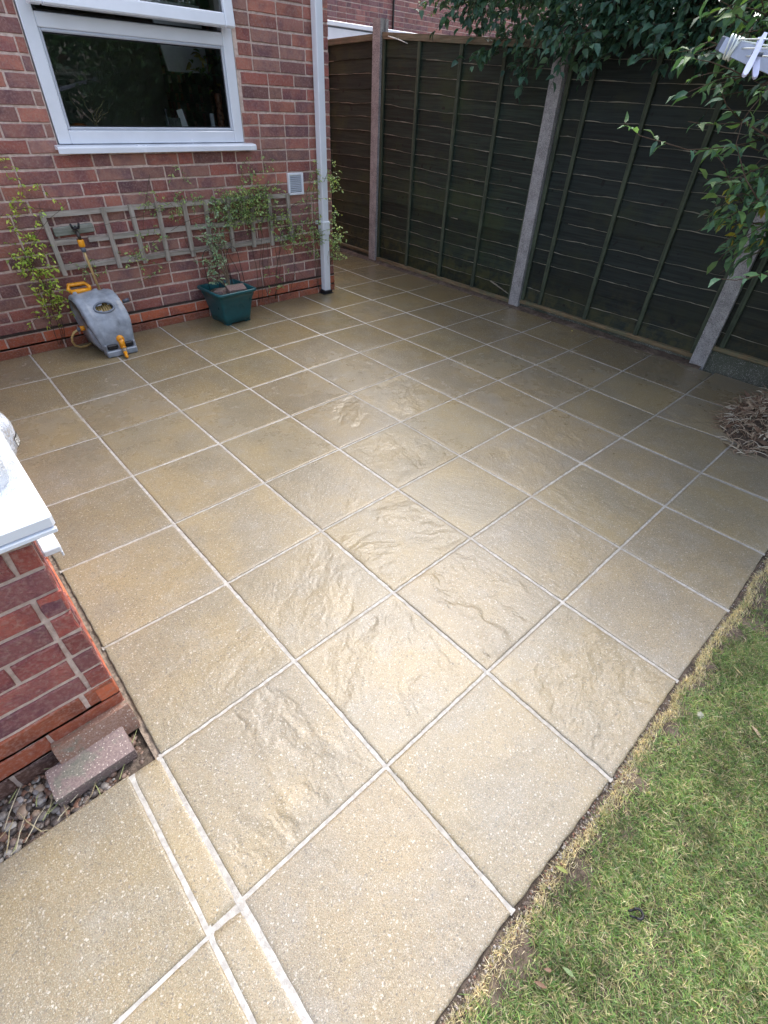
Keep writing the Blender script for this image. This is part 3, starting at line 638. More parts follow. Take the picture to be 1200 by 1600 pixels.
# ------------------------------------------------------------------ jar on the sill
def jar():
    j = empty('plastic_jar', (-.512, .79, .786), 'cloudy clear jar with a small black tag, standing on the white sill', 'jar')
    t = NT('cloudy_clear_plastic'); o = t.obj(); n = t.noise(o, 55, 4, .7)
    t.set(col=(.80, .86, .95), rough=.12, spec=.6, alpha=t.maprange(n, .35, .65, .14, .55), normal=t.bump(n, .5, .004))
    prof = [(.0, .002), (.080, .002), (.086, .006), (.087, .014), (.083, .020), (.085, .04), (.088, .054), (.096, .064), (.103, .078), (.108, .10), (.109, .118), (.105, .134), (.094, .144), (.07, .148), (.066, .152), (.066, .162), (0, .162)]
    m = MB(); m.lathe(prof, (-.512, .79, .786), 48); m.build('jar_body', t.m, j, True)
    t2 = simple('white_suds', (.82, .84, .86), .6, .05, 40, .3)
    m = MB(); m.lathe([(0, .006), (.060, .006), (.062, .05), (.068, .085), (.05, .095), (0, .097)], (-.512, .79, .786), 32); m.build('jar_contents', t2, j, True)
    # tag patch standing on the jar wall, facing out to the patio
    a0 = math.atan2(-.35, 1); r_ = .1105
    def P(da, z, e=0): return (-.512+(r_+e)*math.cos(a0+da), .79+(r_+e)*math.sin(a0+da), .786+z)
    m = MB(); n_ = 8
    vs = [P(-.13+.30*i/n_, z) for i in range(n_+1) for z in (.086, .108)]; m.add(vs, [(2*i, 2*i+2, 2*i+3, 2*i+1) for i in range(n_)]); lb = m.build('label', simple('black_tag', (.01, .01, .012), .4, .1, 20), j)
    m = MB()
    def stroke(x0, x1, z0, z1):
        m.add([P(x0, z0, .0008), P(x1, z0, .0008), P(x1, z1, .0008), P(x0, z1, .0008)], [(0, 1, 2, 3)])
    # letters B and U
    bx = -.115; 
    stroke(bx, bx+.025, .089, .105); stroke(bx+.025, bx+.07, .089, .0917); stroke(bx+.025, bx+.07, .0957, .0983); stroke(bx+.025, bx+.07, .1023, .105); stroke(bx+.07, bx+.09, .0905, .0962); stroke(bx+.07, bx+.09, .0978, .1035)
    bx = .0; stroke(bx, bx+.025, .0915, .105); stroke(bx+.065, bx+.09, .0915, .105); stroke(bx+.01, bx+.08, .089, .0915)
    o = m.build('lettering', simple('white_print', (.85, .85, .85), .5, .02, 20), lb); o.location = (0, 0, 0)
jar()
# ------------------------------------------------------------------ fence
FX = 3.80
def panel(y0, y1, x, zb, zt0, zt1, label, battens, seed, col=(1, 1, 1), gravel=False):
    """lapped waney-edge board panel between y0 (near) and y1 (far)"""
    rs = random.Random(seed); p_ = empty('wooden_fence', (x, (y0+y1)/2, zb), label, 'fence', 'wooden fence panels between concrete posts')
    L = y1-y0; rows = 16; m = MB(); n = 44; edge = MB()
    tops = lambda u: zt0+(zt1-zt0)*u-.045
    for r_ in range(rows):
        ph = [rs.uniform(0, 6.28) for _ in range(4)]; amp = rs.uniform(.0018, .0045); k = rs.uniform(.72, 1.3); kk = (k*col[0], k*col[1], k*col[2], 1); tilt = rs.gauss(0, .004)
        vs = []
        for i in range(n+1):
            u = i/n; y = y0+L*u; H = tops(u)-zb-.03; zb_ = zb+.03+H*r_/rows; h = H/rows
            wv = amp*(math.sin(u*9+ph[0])+.6*math.sin(u*23+ph[1])+.35*math.sin(u*61+ph[2]))+tilt*(u-.5)
            z0 = zb_+wv-.004; z1 = zb_+h+.016
            xo = .0015*math.sin(u*5+ph[3])
            vs += [(x-.016+xo, y, z0), (x-.0045+xo, y, z1), (x-.003, y, z0+.001), (x+.004, y, z1)]
        fs = []
        for i in range(n):
            a, b = 4*i, 4*i+4; fs += [(a, a+1, b+1, b), (a+2, b+2, b+3, a+3), (a, b, b+2, a+2), (a+1, a+3, b+3, b+1)]
        m.add(vs, fs, kk, 0)
        # bare weathered upper lip that catches the light
        if r_ > 0 and rs.random() < .93:
            us, ue = (0, 1) if rs.random() < .78 else sorted((rs.uniform(-.1, .6), rs.uniform(.4, 1.1)))
            vs = []; c_ = 0
            for i in range(n+1):
                u = i/n
                if not us <= u <= ue: continue
                H = tops(u)-zb-.03; y = y0+L*u
                wv = amp*(math.sin(u*9+ph[0])+.6*math.sin(u*23+ph[1])+.35*math.sin(u*61+ph[2]))+tilt*(u-.5); z0 = zb+.03+H*r_/rows+wv-.004
                t_ = .0012+.0038*max(0, math.sin(u*31+ph[1])*.5+rs.uniform(-.3, .8)); xo = .0015*math.sin(u*5+ph[3])
                vs += [(x-.0172+xo, y, z0-.0008), (x-.0168+xo, y, z0+t_), (x-.015, y, z0-.0012)]; c_ += 1
            if c_ > 1: edge.add(vs, [q for i in range(c_-1) for q in ((3*i, 3*i+1, 3*i+4, 3*i+3), (3*i, 3*i+3, 3*i+5, 3*i+2))])
    bp = m.build('board_panel', M['fence'], p_)
    e = edge.build('board_edge', M['edge'], bp); e.location = (0, 0, 0)
    for u in battens:
        y = y0+L*u; wd = .017; zt = zt0+(zt1-zt0)*u-.046; m = MB()
        m.box((x-.040, y-wd, zb+.032), (x-.0185, y+wd, zt), bev=.003); m.build('batten', M['batten'], p_)
    m = MB()
    def rail(xa, xb, za, zb_, zc, zd): m.add([(xa, y0, za), (xb, y0, za), (xb, y0, zb_), (xa, y0, zb_), (xa, y1, zc), (xb, y1, zc), (xb, y1, zd), (xa, y1, zd)], [(0, 3, 2, 1), (4, 5, 6, 7), (0, 1, 5, 4), (3, 7, 6, 2), (0, 4, 7, 3), (1, 2, 6, 5)])
    rail(x-.042, x+.012, zt0-.045, zt0, zt1-.045, zt1); m.build('top_rail', M['rail'], p_)
    m = MB(); m.box((x-.043, y0, zb), (x+.010, y1, zb+.031), bev=.003); m.build('bottom_rail', M['rail_low'], p_)
    if gravel:
        m = MB(); m.box((x-.018, y0-.02, -.06), (x+.03, y1+.02, zb-.0015), bev=.001); m.build('gravel_board', M['board'], p_)  # real under the rotting panel; added under the others to block light leaks
    return p_
def post(x, y, z1, wx_, wy_, lean, label):
    p_ = MB(); lx, ly = lean
    n = 14
    # concrete post: I-shaped plan with slots for the panels
    hx, hy = wx_/2, wy_/2
    pl = [(-hx, -hy), (hx*.0-.012, -hy), (-.012, -hy+.022), (.022, -hy+.022), (.022, -hy), (hx, -hy), (hx, hy), (.022, hy), (.022, hy-.022), (-.012, hy-.022), (-.012, hy), (-hx, hy)]
    k = len(pl); vs = []
    for i in range(n+1):
        z = -.05+(z1+.05)*i/n; s = 1
        for a, b in pl:
            j = .0009*math.sin(z*37+a*50)
            vs.append((x+a+j+lx*z, y+b+j+ly*z, z+(0 if i < n else -.006*(abs(a)+abs(b))/(hx+hy))))
    fs = [(i*k+j, i*k+(j+1) % k, (i+1)*k+(j+1) % k, (i+1)*k+j) for i in range(n) for j in range(k)]; fs.append(tuple(n*k+j for j in range(k))[::1])
    p_.add(vs, fs); o = p_.build('fence_post', M['post'])
    return tag(o, label, 'fence post', 'concrete fence posts')
post(3.785, 4.325, 2.02, .10, .105, (0, 0), 'grey concrete post at the far corner, tallest and clear of leaves')
post(3.785, 2.30, 1.93, .10, .105, (0, .012), 'grey concrete post in the middle of the fence, leaves over its top')
post(3.785, .60, 1.86, .10, .105, (0, .004), 'grey concrete post nearest the heap of dead clippings')
post(3.80, -1.30, 1.86, .10, .105, (0, 0), 'grey concrete post hidden behind the garden shrub')
panel(2.345, 4.283, FX, .012, 1.825, 1.925, 'green black lap panel with a pale bottom rail, between the two far posts', (.015, .255, .49, .745, .985), 3, (1.05, 1.15, 1.0), gravel=True)
panel(.645, 2.255, FX, .040, 1.86, 1.89, 'dark lap panel in the middle with leaves hanging over its top', (.015, .30, .585, .87, .985), 5, (.9, .9, .95), gravel=True)
panel(-1.255, .555, FX, .135, 1.80, 1.82, 'rotting brown black lap panel above a mossy gravel board', (.03, .5, .97), 9, (1.1, .95, .8), gravel=True)
panel(4.37, 6.25, 3.85, .03, 1.925, 1.86, 'shaded brown lap panel in the passage beside the house corner', (.015, .44, .985), 11, (1.25, 1.2, 1.0), gravel=True)
post(3.835, 6.30, 1.95, .10, .105, (0, 0), 'grey concrete post hidden behind the house corner')
m = MB(); m.tube([(3.742, 4.17, 1.892), (3.738, 4.10, 1.880), (3.736, 4.03, 1.868)], [.004, .006, .004], 6); m.tube([(3.736, 4.03, 1.868), (3.73, 3.96, 1.852), (3.73, 3.90, 1.838)], [.005, .003, .002], 6)
tag(m.build('plastic_tie', M['cord'], smooth=True), 'short white plastic tie hanging under the top rail by the corner post', 'tie')
# splintered board end by the middle post
m = MB()
for k in range(5): 
    y = 2.62-.045*k; z = .150-.012*k; m.add([(3.777, y, z), (3.774, y-.09, z-.02-.004*k), (3.775, y-.04, z-.022), (3.778, y+.02, z-.008)], [(0, 1, 2, 3)])
sp = m.build('wood_splinter', M['edge']); tag(sp, 'splintered pale board end low on the fence beside the middle post', 'splinter')
# ------------------------------------------------------------------ neighbour buildings
def neighbour():
    h = empty('neighbour_house', (9, 9.5, 0), 'red brick neighbouring house rising beyond the far fence', 'house')
    m = MB(); brick_wall(m, (4.0, 9.5, 0), (1, 0, 0), (0, -1, 0), 13, .0, 80, ph=.02, simple_=True, header_mix=.3, pal=[(.30, .11, .095), (.26, .095, .09), (.20, .085, .09), (.34, .13, .105)], dep=.02)
    m.build('wall', [M['brick'], M['mortar']], h)
    m = MB(); m.box((4.0, 9.52, 0), (17, 15, 6.0)); m.build('shell', simple('brown_shell', (.16, .07, .06), .8, .2, 5), h)
    m = MB(); m.add([(3.8, 9.2, 5.95), (17.2, 9.2, 5.95), (17.2, 12.3, 8.1), (3.8, 12.3, 8.1), (17.2, 15.3, 5.95), (3.8, 15.3, 5.95)], [(0, 1, 2, 3), (3, 2, 4, 5)]); m.build('roof', simple('grey_brown_tile', (.10, .075, .065), .8, .3, 8, .5), h)
    m = MB(); m.tube([(8.72, 9.47, 5.9), (8.72, 9.47, 1.0)], .02, 8); m.build('cable', M['iron'], h)
    g = empty('neighbour_garage', (6, 7.5, 0), 'flat roofed outbuilding with a white fascia behind the far fence', 'garage')
    m = MB(); brick_wall(m, (4.15, 7.52, 0), (1, 0, 0), (0, -1, 0), 5, 0, 26, simple_=True, dep=.02); m.build('wall', [M['brick'], M['mortar']], g)
    m = MB(); m.box((4.1, 7.40, 1.93), (9.2, 7.48, 2.205), bev=.004); m.box((4.08, 7.375, 2.222), (9.25, 7.475, 2.275), bev=.006); m.build('fascia', M['upvc'], g)
    m = MB(); m.box((4.12, 7.405, 2.2055), (9.2, 7.46, 2.2215)); m.build('shadow_gap', M['grey2'], g)
    m = MB(); m.box((4.1, 7.485, 2.0), (9.2, 9.45, 2.24)); m.build('roof', M['grey2'], g)
neighbour()
m = MB(); n_ = 150; vs_ = []
for i in range(n_+1):
    for j in range(7):
        vs_.append((3.676+.10*j/6+(.010*math.sin(i*.7)+.006*math.sin(i*2.3) if j == 0 else 0), .56+5.7*i/n_, -.012 if j == 0 else .0020+.012*j/6+random.uniform(-.003, .005)))
m.add(vs_, [(7*i+j, 7*i+j+1, 7*i+j+8, 7*i+j+7) for i in range(n_) for j in range(6)])
tag(m.build('soil_bank', M['soil'], smooth=True), kind='structure')
# ------------------------------------------------------------------ trellis
def trellis():
    t = empty('wall_trellis', (1.29, 3.66, .48), 'weathered grey wooden trellis fixed low on the brick wall', 'trellis')
    ya, yb = 3.652, 3.667
    for z in (.815, .655, .505):
        segs = [(.365, 2.20)] if z != .655 else [(.39, .525), (.60, 2.19)]
        for x0, x1 in segs:
            m = MB(); n = 24; zz = z-.014; dz = random.uniform(-.004, .004)
            vs = []
            for i in range(n+1):
                x = x0+(x1-x0)*i/n; w_ = .002*math.sin(x*7+z*9); vs += [(x, ya, zz+w_+dz), (x, yb, zz+w_+dz), (x, yb, zz+.030+w_+dz), (x, ya, zz+.030+w_+dz)]
            fs = [(0, 3, 2, 1), (4*n, 4*n+1, 4*n+2, 4*n+3)]+[(4*i+a, 4*i+(a+1) % 4, 4*i+4+(a+1) % 4, 4*i+4+a) for i in range(n) for a in range(4)]
            m.add(vs, fs); m.build('rail', M['trellis'], t)
    for k, (xt, xb) in enumerate([(.372, .385), (.738, .745), (.918, .927), (1.105, 1.100), (1.298, 1.298), (1.468, 1.445), (1.652, 1.640), (1.858, 1.832), (2.012, 2.010), (2.192, 2.208)]):
        m = MB(); zt, zb = .835+random.uniform(-.006, .006), .468+random.uniform(-.006, .008); hw = .0145
        m.add([(xb-hw, 3.634, zb), (xb+hw, 3.634, zb), (xb+hw, 3.6515, zb), (xb-hw, 3.6515, zb), (xt-hw, 3.634, zt), (xt+hw, 3.634, zt), (xt+hw, 3.6515, zt), (xt-hw, 3.6515, zt)], [(0, 3, 2, 1), (4, 5, 6, 7), (0, 1, 5, 4), (1, 2, 6, 5), (2, 3, 7, 6), (3, 0, 4, 7)])
        m.build('upright', M['trellis_v'], t)
    m = MB(); MM = Matrix.Translation((.53, 3.664, .718)) @ Matrix.Rotation(R(-2), 4, 'Y'); m.box((-.122, -.012, -.025), (.122, .012, .025), bev=.003, M=MM)
    tp = tag(m.build('timber_block', mat_wood('green_grey_block', (.17, .185, .16), (.30, .31, .28), 0, green=.5)), 'short grey timber block fixed to the wall behind the trellis, tap on it', 'board')
trellis()
def tap():
    t = empty('garden_tap', (.53, 3.64, .70), 'dark outdoor tap with an orange hose connector on the wall above the hose reel', 'tap')
    m = MB(); m.tube([(.53, 3.652, .715), (.53, 3.61, .715), (.53, 3.590, .695), (.53, 3.585, .672)], [.012, .012, .011, .010], 10); m.build('tap_body', simple('tarnished_brass', (.05, .045, .04), .4, .3, 40, metal=.6), t, True)
    m = MB(); m.tube([(.53, 3.612, .72), (.53, 3.605, .748)], .006, 8); m.tube([(.512, 3.606, .735), (.505, 3.604, .762)], .007, 8); m.tube([(.548, 3.606, .735), (.556, 3.604, .764)], .007, 8); m.tube([(.510, 3.606, .736), (.550, 3.606, .736)], .008, 8); m.build('tap_handle', M['dark'], t, True)
    m = MB(); m.lathe([(0, .002), (.017, .0), (.020, -.006), (.020, -.035), (.016, -.042), (0, -.042)], (.53, 3.585, .672), 14); m.build('hose_connector', M['orange'], t, True)
    m = MB(); m.lathe([(0, 0), (.015, -.001), (.016, -.02), (.013, -.03), (0, -.03)], (.53, 3.585, .630), 14); m.build('connector_collar', M['grey2'], t, True)
tap()
# ------------------------------------------------------------------ hose reel
def hose_reel():
    r_ = empty('hose_reel', (.48, 3.46, 0), 'grey and orange hose reel box standing against the wall under the tap', 'hose reel')
    # side profile (y forward is -): from front foot over the arc to the back
    prof = [(3.312, .010), (3.300, .022), (3.300, .048), (3.306, .085), (3.318, .145), (3.338, .200), (3.372, .252), (3.420, .296), (3.475, .326), (3.540, .338), (3.585, .335), (3.618, .315), (3.636, .275), (3.640, .20), (3.640, .08), (3.630, .012)]
    n = len(prof); N = 30
    prof = [(y_, z_*1.07) for y_, z_ in prof]
    def xw(y, z):   # half width grows upwards and back
        return .104+.036*min(1, max(0, (z-.02)/.20))
    cx = lambda y, z: .496-.014*min(1, max(0, (y-3.3)/.3))
    rows = []
    ctr = (3.49, .15)
    def ring(y, z):
        h = xw(y, z); c = cx(y, z); out = []
        for k in range(N+1):
            u = -1+2*k/N; x = c+h*math.copysign(abs(math.sin(u*math.pi/2))**.9, u)
            # rounded shoulders and a raised central rib
            e = max(0, abs(u)-.62)/.38; sh = .028*e*e
            rib = .009*max(0, 1-abs(u)/.30) if .05 < z else 0
            rib += .0055*math.exp(-((abs(u)-.44-.10*(z-.2))/.05)**2)*(1 if z > .07 else 0)
            dy, dz = y-ctr[0], z-ctr[1]; d = math.hypot(dy, dz) or 1
            out.append((x, y-dy/d*(sh-rib), max(.004, z-dz/d*(sh-rib))))
        return out
    m = MB(); vs = []
    # refine the profile
    P = []
    for i in range(n-1):
        for s in range(4): t = s/4; P.append(tuple(np.array(prof[i])*(1-t)+np.array(prof[i+1])*t))
    P.append(prof[-1])
    for y, z in P: vs += ring(y, z)
    k = N+1; q = len(P); fs = [(i*k+j, i*k+j+1, (i+1)*k+j+1, (i+1)*k+j) for i in range(q-1) for j in range(N)]
    sides = []
    for e_, sg in ((0, -1), (N, 1)):
        ci = len(vs); vs.append((.488+sg*.138, 3.50, .16)); di = len(vs)
        for i in range(q): p_ = np.array(vs[i*k+e_])*.55+np.array(vs[ci])*.45; p_[0] = vs[i*k+e_][0]*.2+vs[ci][0]*.8; vs.append(tuple(p_))
        for i in range(q):
            j2 = (i+1) % q; a_, b_ = i*k+e_, j2*k+e_; f1 = (a_, b_, di+j2, di+i); f2 = (di+i, di+j2, ci); sides += [f1, f2] if sg > 0 else [f1[::-1], f2[::-1]]
    fs = [f[::-1] for f in fs]
    # carve the opening: drop faces in the oval window
    ow_ = []
    cyo, czo = 3.398, .292
    keep = []
    for f in fs:
        c = np.mean([vs[i] for i in f], 0); s_ = math.hypot((c[1]-cyo), (c[2]-czo)); 
        if ((c[0]-.497)/.056)**2+(s_/.030)**2 < 1 and c[1] < 3.49: continue
        keep.append(f)
    m.add(vs, keep+[f[::-1] for f in sides]); body = m.build('reel_body', M['grey'], r_, True)
    # oval rim, a darker grey than the body
    tn = np.array([0, .66, .75]); tn /= np.linalg.norm(tn); rim = []
    for i in range(29):
        a = 2*math.pi*i/28; rim.append(np.array([.497, cyo-.006, czo+.008])+np.array([.062*math.cos(a), 0, 0])+tn*.036*math.sin(a)+np.array([0, -.75, .66])*(.002-.006*math.cos(a)**2))
    m = MB(); m.tube(rim, .0075, 8, cap=False); o = m.build('window_rim', simple('dark_grey_rim', (.17, .20, .25), .35, .1, 20), body, True); o.location = (0, 0, 0)
    # hose coil seen through the window
    m = MB()
    for x in (-.042, -.027, -.012, .004, .019, .034, .048):
        pts = [(.497+x, 3.515+.123*math.cos(a), .196+.123*math.sin(a)) for i, a in enumerate(np.linspace(0, 2*math.pi, 25))]; m.tube(pts, .0068, 8, cap=False)
    m.build('coiled_hose', M['yellow'], r_, True)
    m = MB(); m.box((.42, 3.46, .12), (.575, 3.60, .25)); m.build('drum', M['dark'], r_)
    # raised black blocks standing for shade in the foot slots, with a grey lip
    for xa, xb in ((.412, .484), (.528, .584)): m = MB(); m.box((xa, 3.2850, .050), (xb, 3.312, .084), bev=.008); m.build('foot_slot_shade', M['dark'], r_)
    m = MB(); m.box((.396, 3.278, .002), (.602, 3.303, .045), bev=.010); m.box((.396, 3.285, .030), (.411, 3.33, .088), bev=.006); m.box((.586, 3.285, .030), (.602, 3.33, .088), bev=.006); m.build('foot_bar', M['grey'], r_)
    # front tap and nozzle
    m = MB(); m.tube([(.512, 3.335, .105), (.512, 3.300, .108), (.512, 3.283, .108)], [.026, .026, .022], 16); m.tube([(.512, 3.296, .106), (.512, 3.288, .052)], [.021, .019], 12); m.build('outlet_knob', M['orange'], r_, True)
    m = MB(); m.tube([(.512, 3.2805, .108), (.512, 3.2785, .108)], .013, 14); m.build('knob_cap', simple('deep_orange_plastic', (.55, .20, .01), .35, .1, 20), r_, True)
    nz = empty('x'); bpy.data.objects.remove(nz)
    m = MB(); m.tube([(.512, 3.283, .050), (.508, 3.262, .036), (.505, 3.25, .030)], [.015, .0155, .014], 12); m.build('nozzle_collar', simple('tan_grey_plastic', (.30, .24, .17), .4, .1, 30), r_, True)
    m = MB(); m.tube([(.513, 3.286, .056), (.512, 3.280, .048)], [.018, .018], 12); m.tube([(.505, 3.25, .030), (.500, 3.225, .018), (.497, 3.205, .012)], [.014, .011, .008], 12); m.build('nozzle', M['orange'], r_, True)
    # carry handle
    m = MB(); yh = 3.60
    fr = [(.372, 3.585, .372), (.362, 3.592, .388), (.376, 3.622, .406), (.480, 3.624, .404), (.496, 3.596, .386), (.490, 3.585, .370)]
    m.tube(fr, .013, 8); m.tube([(.368, 3.585, .370), (.494, 3.585, .368)], .016, 8); m.build('carry_handle', M['orange'], r_, True)
    for xa in (.388, .520): m = MB(); m.tube([(xa, 3.560, .325), (xa, 3.582, .368)], [.020, .017], 10); m.build('handle_lug', M['grey'], r_, True)
    # crank on the right
    m = MB(); m.tube([(.610, 3.52, .272), (.652, 3.52, .276)], [.024, .021], 14); m.build('crank_hub', M['orange'], r_, True)
    m = MB(); m.tube([(.652, 3.52, .276), (.704, 3.518, .282)], [.012, .013], 12); m.build('crank_grip', M['grey2'], r_, True)
    # inlet on the left
    m = MB(); m.tube([(.372, 3.46, .172), (.352, 3.462, .172)], [.012, .013], 12); m.build('inlet_socket', M['grey2'], r_, True); m = MB(); m.tube([(.326, 3.466, .170), (.304, 3.470, .163)], [.012, .010], 12); m.build('inlet_collar', M['grey2'], r_, True)
    m = MB(); m.tube([(.352, 3.462, .172), (.326, 3.466, .170)], [.017, .016], 12); m.build('inlet_connector', M['orange'], r_, True)
    m = MB(); m.tube([(.306, 3.470, .163), (.282, 3.478, .150), (.262, 3.49, .120), (.256, 3.50, .085), (.268, 3.515, .050), (.300, 3.535, .026), (.345, 3.555, .018), (.42, 3.60, .020)], .0075, 8)
    m.build('inlet_hose', M['yellow'], r_, True)
hose_reel()
m = MB(); m.tube([(.530, 3.585, .602), (.531, 3.575, .56), (.540, 3.585, .48), (.552, 3.61, .41), (.566, 3.64, .35), (.575, 3.655, .26), (.57, 3.66, .12), (.5, 3.66, .02)], .0078, 8)
tag(m.build('garden_hose', M['yellow'], smooth=True), 'thin yellow hose hanging from the tap down behind the grey reel', 'hose')
# ------------------------------------------------------------------ planter with a straggly shrub
def rrect(hw, hd, r_, n=5):
    out = []
    for sx, sy, a0 in ((1, 1, 0), (-1, 1, 90), (-1, -1, 180), (1, -1, 270)):
        for i in range(n+1):
            a = R(a0+90*i/n); out.append((sx*(hw-r_)+r_*math.cos(a), sy*(hd-r_)+r_*math.sin(a)))
    return out
PC = (1.458, 3.495); PR = R(3)
def pot():
    p_ = empty('plant_pot', (*PC, 0), 'square teal plastic planter standing by the brick wall', 'plant pot')
    MM = Matrix.Translation((*PC, 0)) @ Matrix.Rotation(PR, 4, 'Z')
    lev = [(.112, 0.012, .02), (.116, .014, .02), (.122, .06, .02), (.137, .15, .022), (.147, .196, .024), (.150, .200, .024), (.150, .206, .024), (.154, .21, .026), (.158, .232, .03), (.171, .236, .034), (.176, .243, .036), (.176, .252, .036), (.172, .257, .034), (.160, .257, .03), (.154, .252, .026), (.148, .215, .024), (.145, .19, .022), (0.001, .19, .0005)]
    m = MB(); vs = []; fs = []; k = 24
    for h, z, r_ in lev: vs += [MM @ Vector((a, b, z)) for a, b in rrect(h, h, r_)]
    for i in range(len(lev)-1): fs += [(i*k+j, i*k+(j+1) % k, (i+1)*k+(j+1) % k, (i+1)*k+j) for j in range(k)]
    m.add(vs, fs); m.build('pot_body', M['pot'], p_, True)
    for sx in (-1, 1):
        for sy in (-1, 1): m = MB(); m.box((sx*.112, sy*.112, 0.001), (sx*.062, sy*.062, .0135), bev=.003, M=MM); m.build('foot', M['pot'], p_)
    m = MB(); n = 16; vs = []
    for i in range(n+1):
        for j in range(n+1): vs.append(MM @ Vector((-.146+.292*i/n, -.146+.292*j/n, .212+random.uniform(-.006, .008))))
    m.add(vs, [(i*(n+1)+j, (i+1)*(n+1)+j, (i+1)*(n+1)+j+1, i*(n+1)+j+1) for i in range(n) for j in range(n)]); m.build('compost', M['soil'], p_)
    return MM
MMp = pot()
for c, d, rz, tl, col_, lb in (((1.50, 3.42, .245), (.145, .085, .05), R(-8), R(14), (.17, .10, .095, .2), 'broken purple brick lying at the front of the teal planter'), ((1.385, 3.455, .238), (.11, .08, .04), R(40), R(-8), (.14, .085, .08, .6), 'smaller brown brick piece at the left inside the teal planter')):
    o = loose_brick('brick_piece', c, d, rz, tl, col_, lb); o['group'] = 'brick pieces in the planter'
m = MB()
for k in range(3):
    x0 = 1.33+.10*k; y = 3.52+.03*(k % 2); pts = [(x0, y, .21)]+[(x0-.02+.10*(1-math.cos(a))/2, y, .46+.07*math.sin(a)) for a in np.linspace(0, math.pi, 9)]+[(x0+.12, y+.02, .21)]
    m.tube(pts, .0022, 6)
tag(m.build('wire_hoops', M['iron'], smooth=True), 'thin black wire hoops pushed into the soil of the teal planter', 'plant support')
# ------------------------------------------------------------------ vegetation helpers
def tree_of_sprays(seeds, n_leaf, L, Wd, pal, rs, spread=.5, leaf_jit=.35, droop=0., pairs=True):
    P = []; D = []; N = []; LL = []; WW = []; C = []
    for pts in seeds:
        pts = np.array(pts, float); seg = np.diff(pts, axis=0); ln = np.linalg.norm(seg, axis=1); tot = ln.sum()
        cnt = max(2, int(tot*n_leaf)); ts = np.sort(rs.uniform(0.06, 1, cnt))*tot; cum = np.concatenate([[0], np.cumsum(ln)])
        for q, t in enumerate(ts):
            i = min(np.searchsorted(cum, t)-1, len(seg)-1); i = max(i, 0); u = (t-cum[i])/max(ln[i], 1e-6); p_ = pts[i]+seg[i]*u; tg = seg[i]/max(ln[i], 1e-6)
            side = nrm(np.cross(tg, [0, 0, 1.]+rs.normal(0, .4, 3))); s = 1 if q % 2 else -1
            d = tg*.6+side*s*(.8)+rs.normal(0, leaf_jit, 3); d[2] -= droop
            P.append(p_); D.append(d); N.append(np.array([0, 0, 1.])+rs.normal(0, .45, 3)); k = rs.uniform(.6, 1.15); LL.append(L*k); WW.append(Wd*k); c = np.array(pal[rs.integers(len(pal))])*rs.uniform(.75, 1.25); C.append([*c, 1])
    return [np.array(a) for a in (P, D, N, LL, WW, C)]
def put_leaves(name, data, mat, parent, fold=.25, curl=.15):
    V, F, C = leaves(*data, fold=fold, curl=curl); return np_mesh(name, V, F, C, mat, parent)
def wander(p0, d0, L, n, rs, wob=.25, grav=0.):
    p_ = np.array(p0, float); d = nrm(np.array(d0, float)); out = [p_.copy()]
    for i in range(n): d = nrm(d+rs.normal(0, wob, 3)+np.array([0, 0, -grav])); p_ = p_+d*L/n; out.append(p_.copy())
    return out
def plant(name, label, cat, loc, mains, leafset, stem_r, scol, mat, parts=('stem', 'foliage'), group=None, fold=.25, curl=.15):
    o = empty(name, loc, label, cat, group); m = MB()
    for pts, r0, r1 in mains: m.tube(pts, list(np.linspace(r0, r1, len(pts))), 5, (*scol, 1))
    m.build(parts[0], M['stem'], o, True)
    put_leaves(parts[1], leafset, mat, o, fold, curl)
    return o
def merge(*ds): return [np.concatenate([d[i] for d in ds]) for i in range(6)]
# ---- climbers on the house wall (small leaves)
GPAL = [(.32, .46, .19), (.25, .38, .16), (.40, .50, .20), (.19, .31, .15)]
YPAL = [(.44, .60, .11), (.33, .50, .10), (.54, .64, .14)]
SPAL = [(.28, .42, .28), (.22, .35, .23), (.34, .47, .31)]
def climber(name, label, root, clumps, runners, seed, pal, L=.026, Wd=.0125, dens=70):
    rs = np.random.default_rng(seed); mains = []; sprays = []
    for (cx, cz, rx, rz, n) in clumps:
        for k in range(n):
            a = rs.uniform(0, 6.28); r_ = rs.uniform(0, 1)**.5; p0 = (cx+rx*r_*math.cos(a), 3.655-rs.uniform(0, .06), cz+rz*r_*math.sin(a))
            sp_ = wander(p0, rs.normal(0, 1, 3)*(1, .35, .8)+np.array([0, -.35, -.1]), rs.uniform(.05, .13), 4, rs, .3, .12)
            for q in sp_: q[1] = min(q[1], 3.665)
            sprays.append(sp_); mains.append((sp_, .0013, .0006))
        if n < 14: continue
        rt_ = (root[0]+(cx-root[0])*rs.uniform(.25, .9)+rs.normal(0, .02), root[1], root[2])
        w_ = wander(rt_, (cx-rt_[0]+.02, -.05, cz-rt_[2]), math.hypot(cx-rt_[0], cz-rt_[2]), 12, rs, .22)
        # pull the stem so that it ends at the clump
        e = np.array([cx, 3.64, cz])-w_[-1]; w_ = [np.minimum(q+e*i/12, [9, 3.668, 9]) for i, q in enumerate(w_)]; mains.append((w_, .0022, .0012))
    for (p0, d, ln, lf) in runners:
        w_ = wander(p0, d, ln, 10, rs, .12, .03); w_ = [np.minimum(q, [9, 3.668, 9]) for q in w_]; mains.append((w_, .0018, .0008))
        if lf: sprays.append(w_)
    d = tree_of_sprays(sprays, dens, L, Wd, pal, rs)
    return plant(name, label, 'climbing plant', root, mains, d, 0, (.10, .075, .05), M['leaf'], ('vines', 'foliage'))
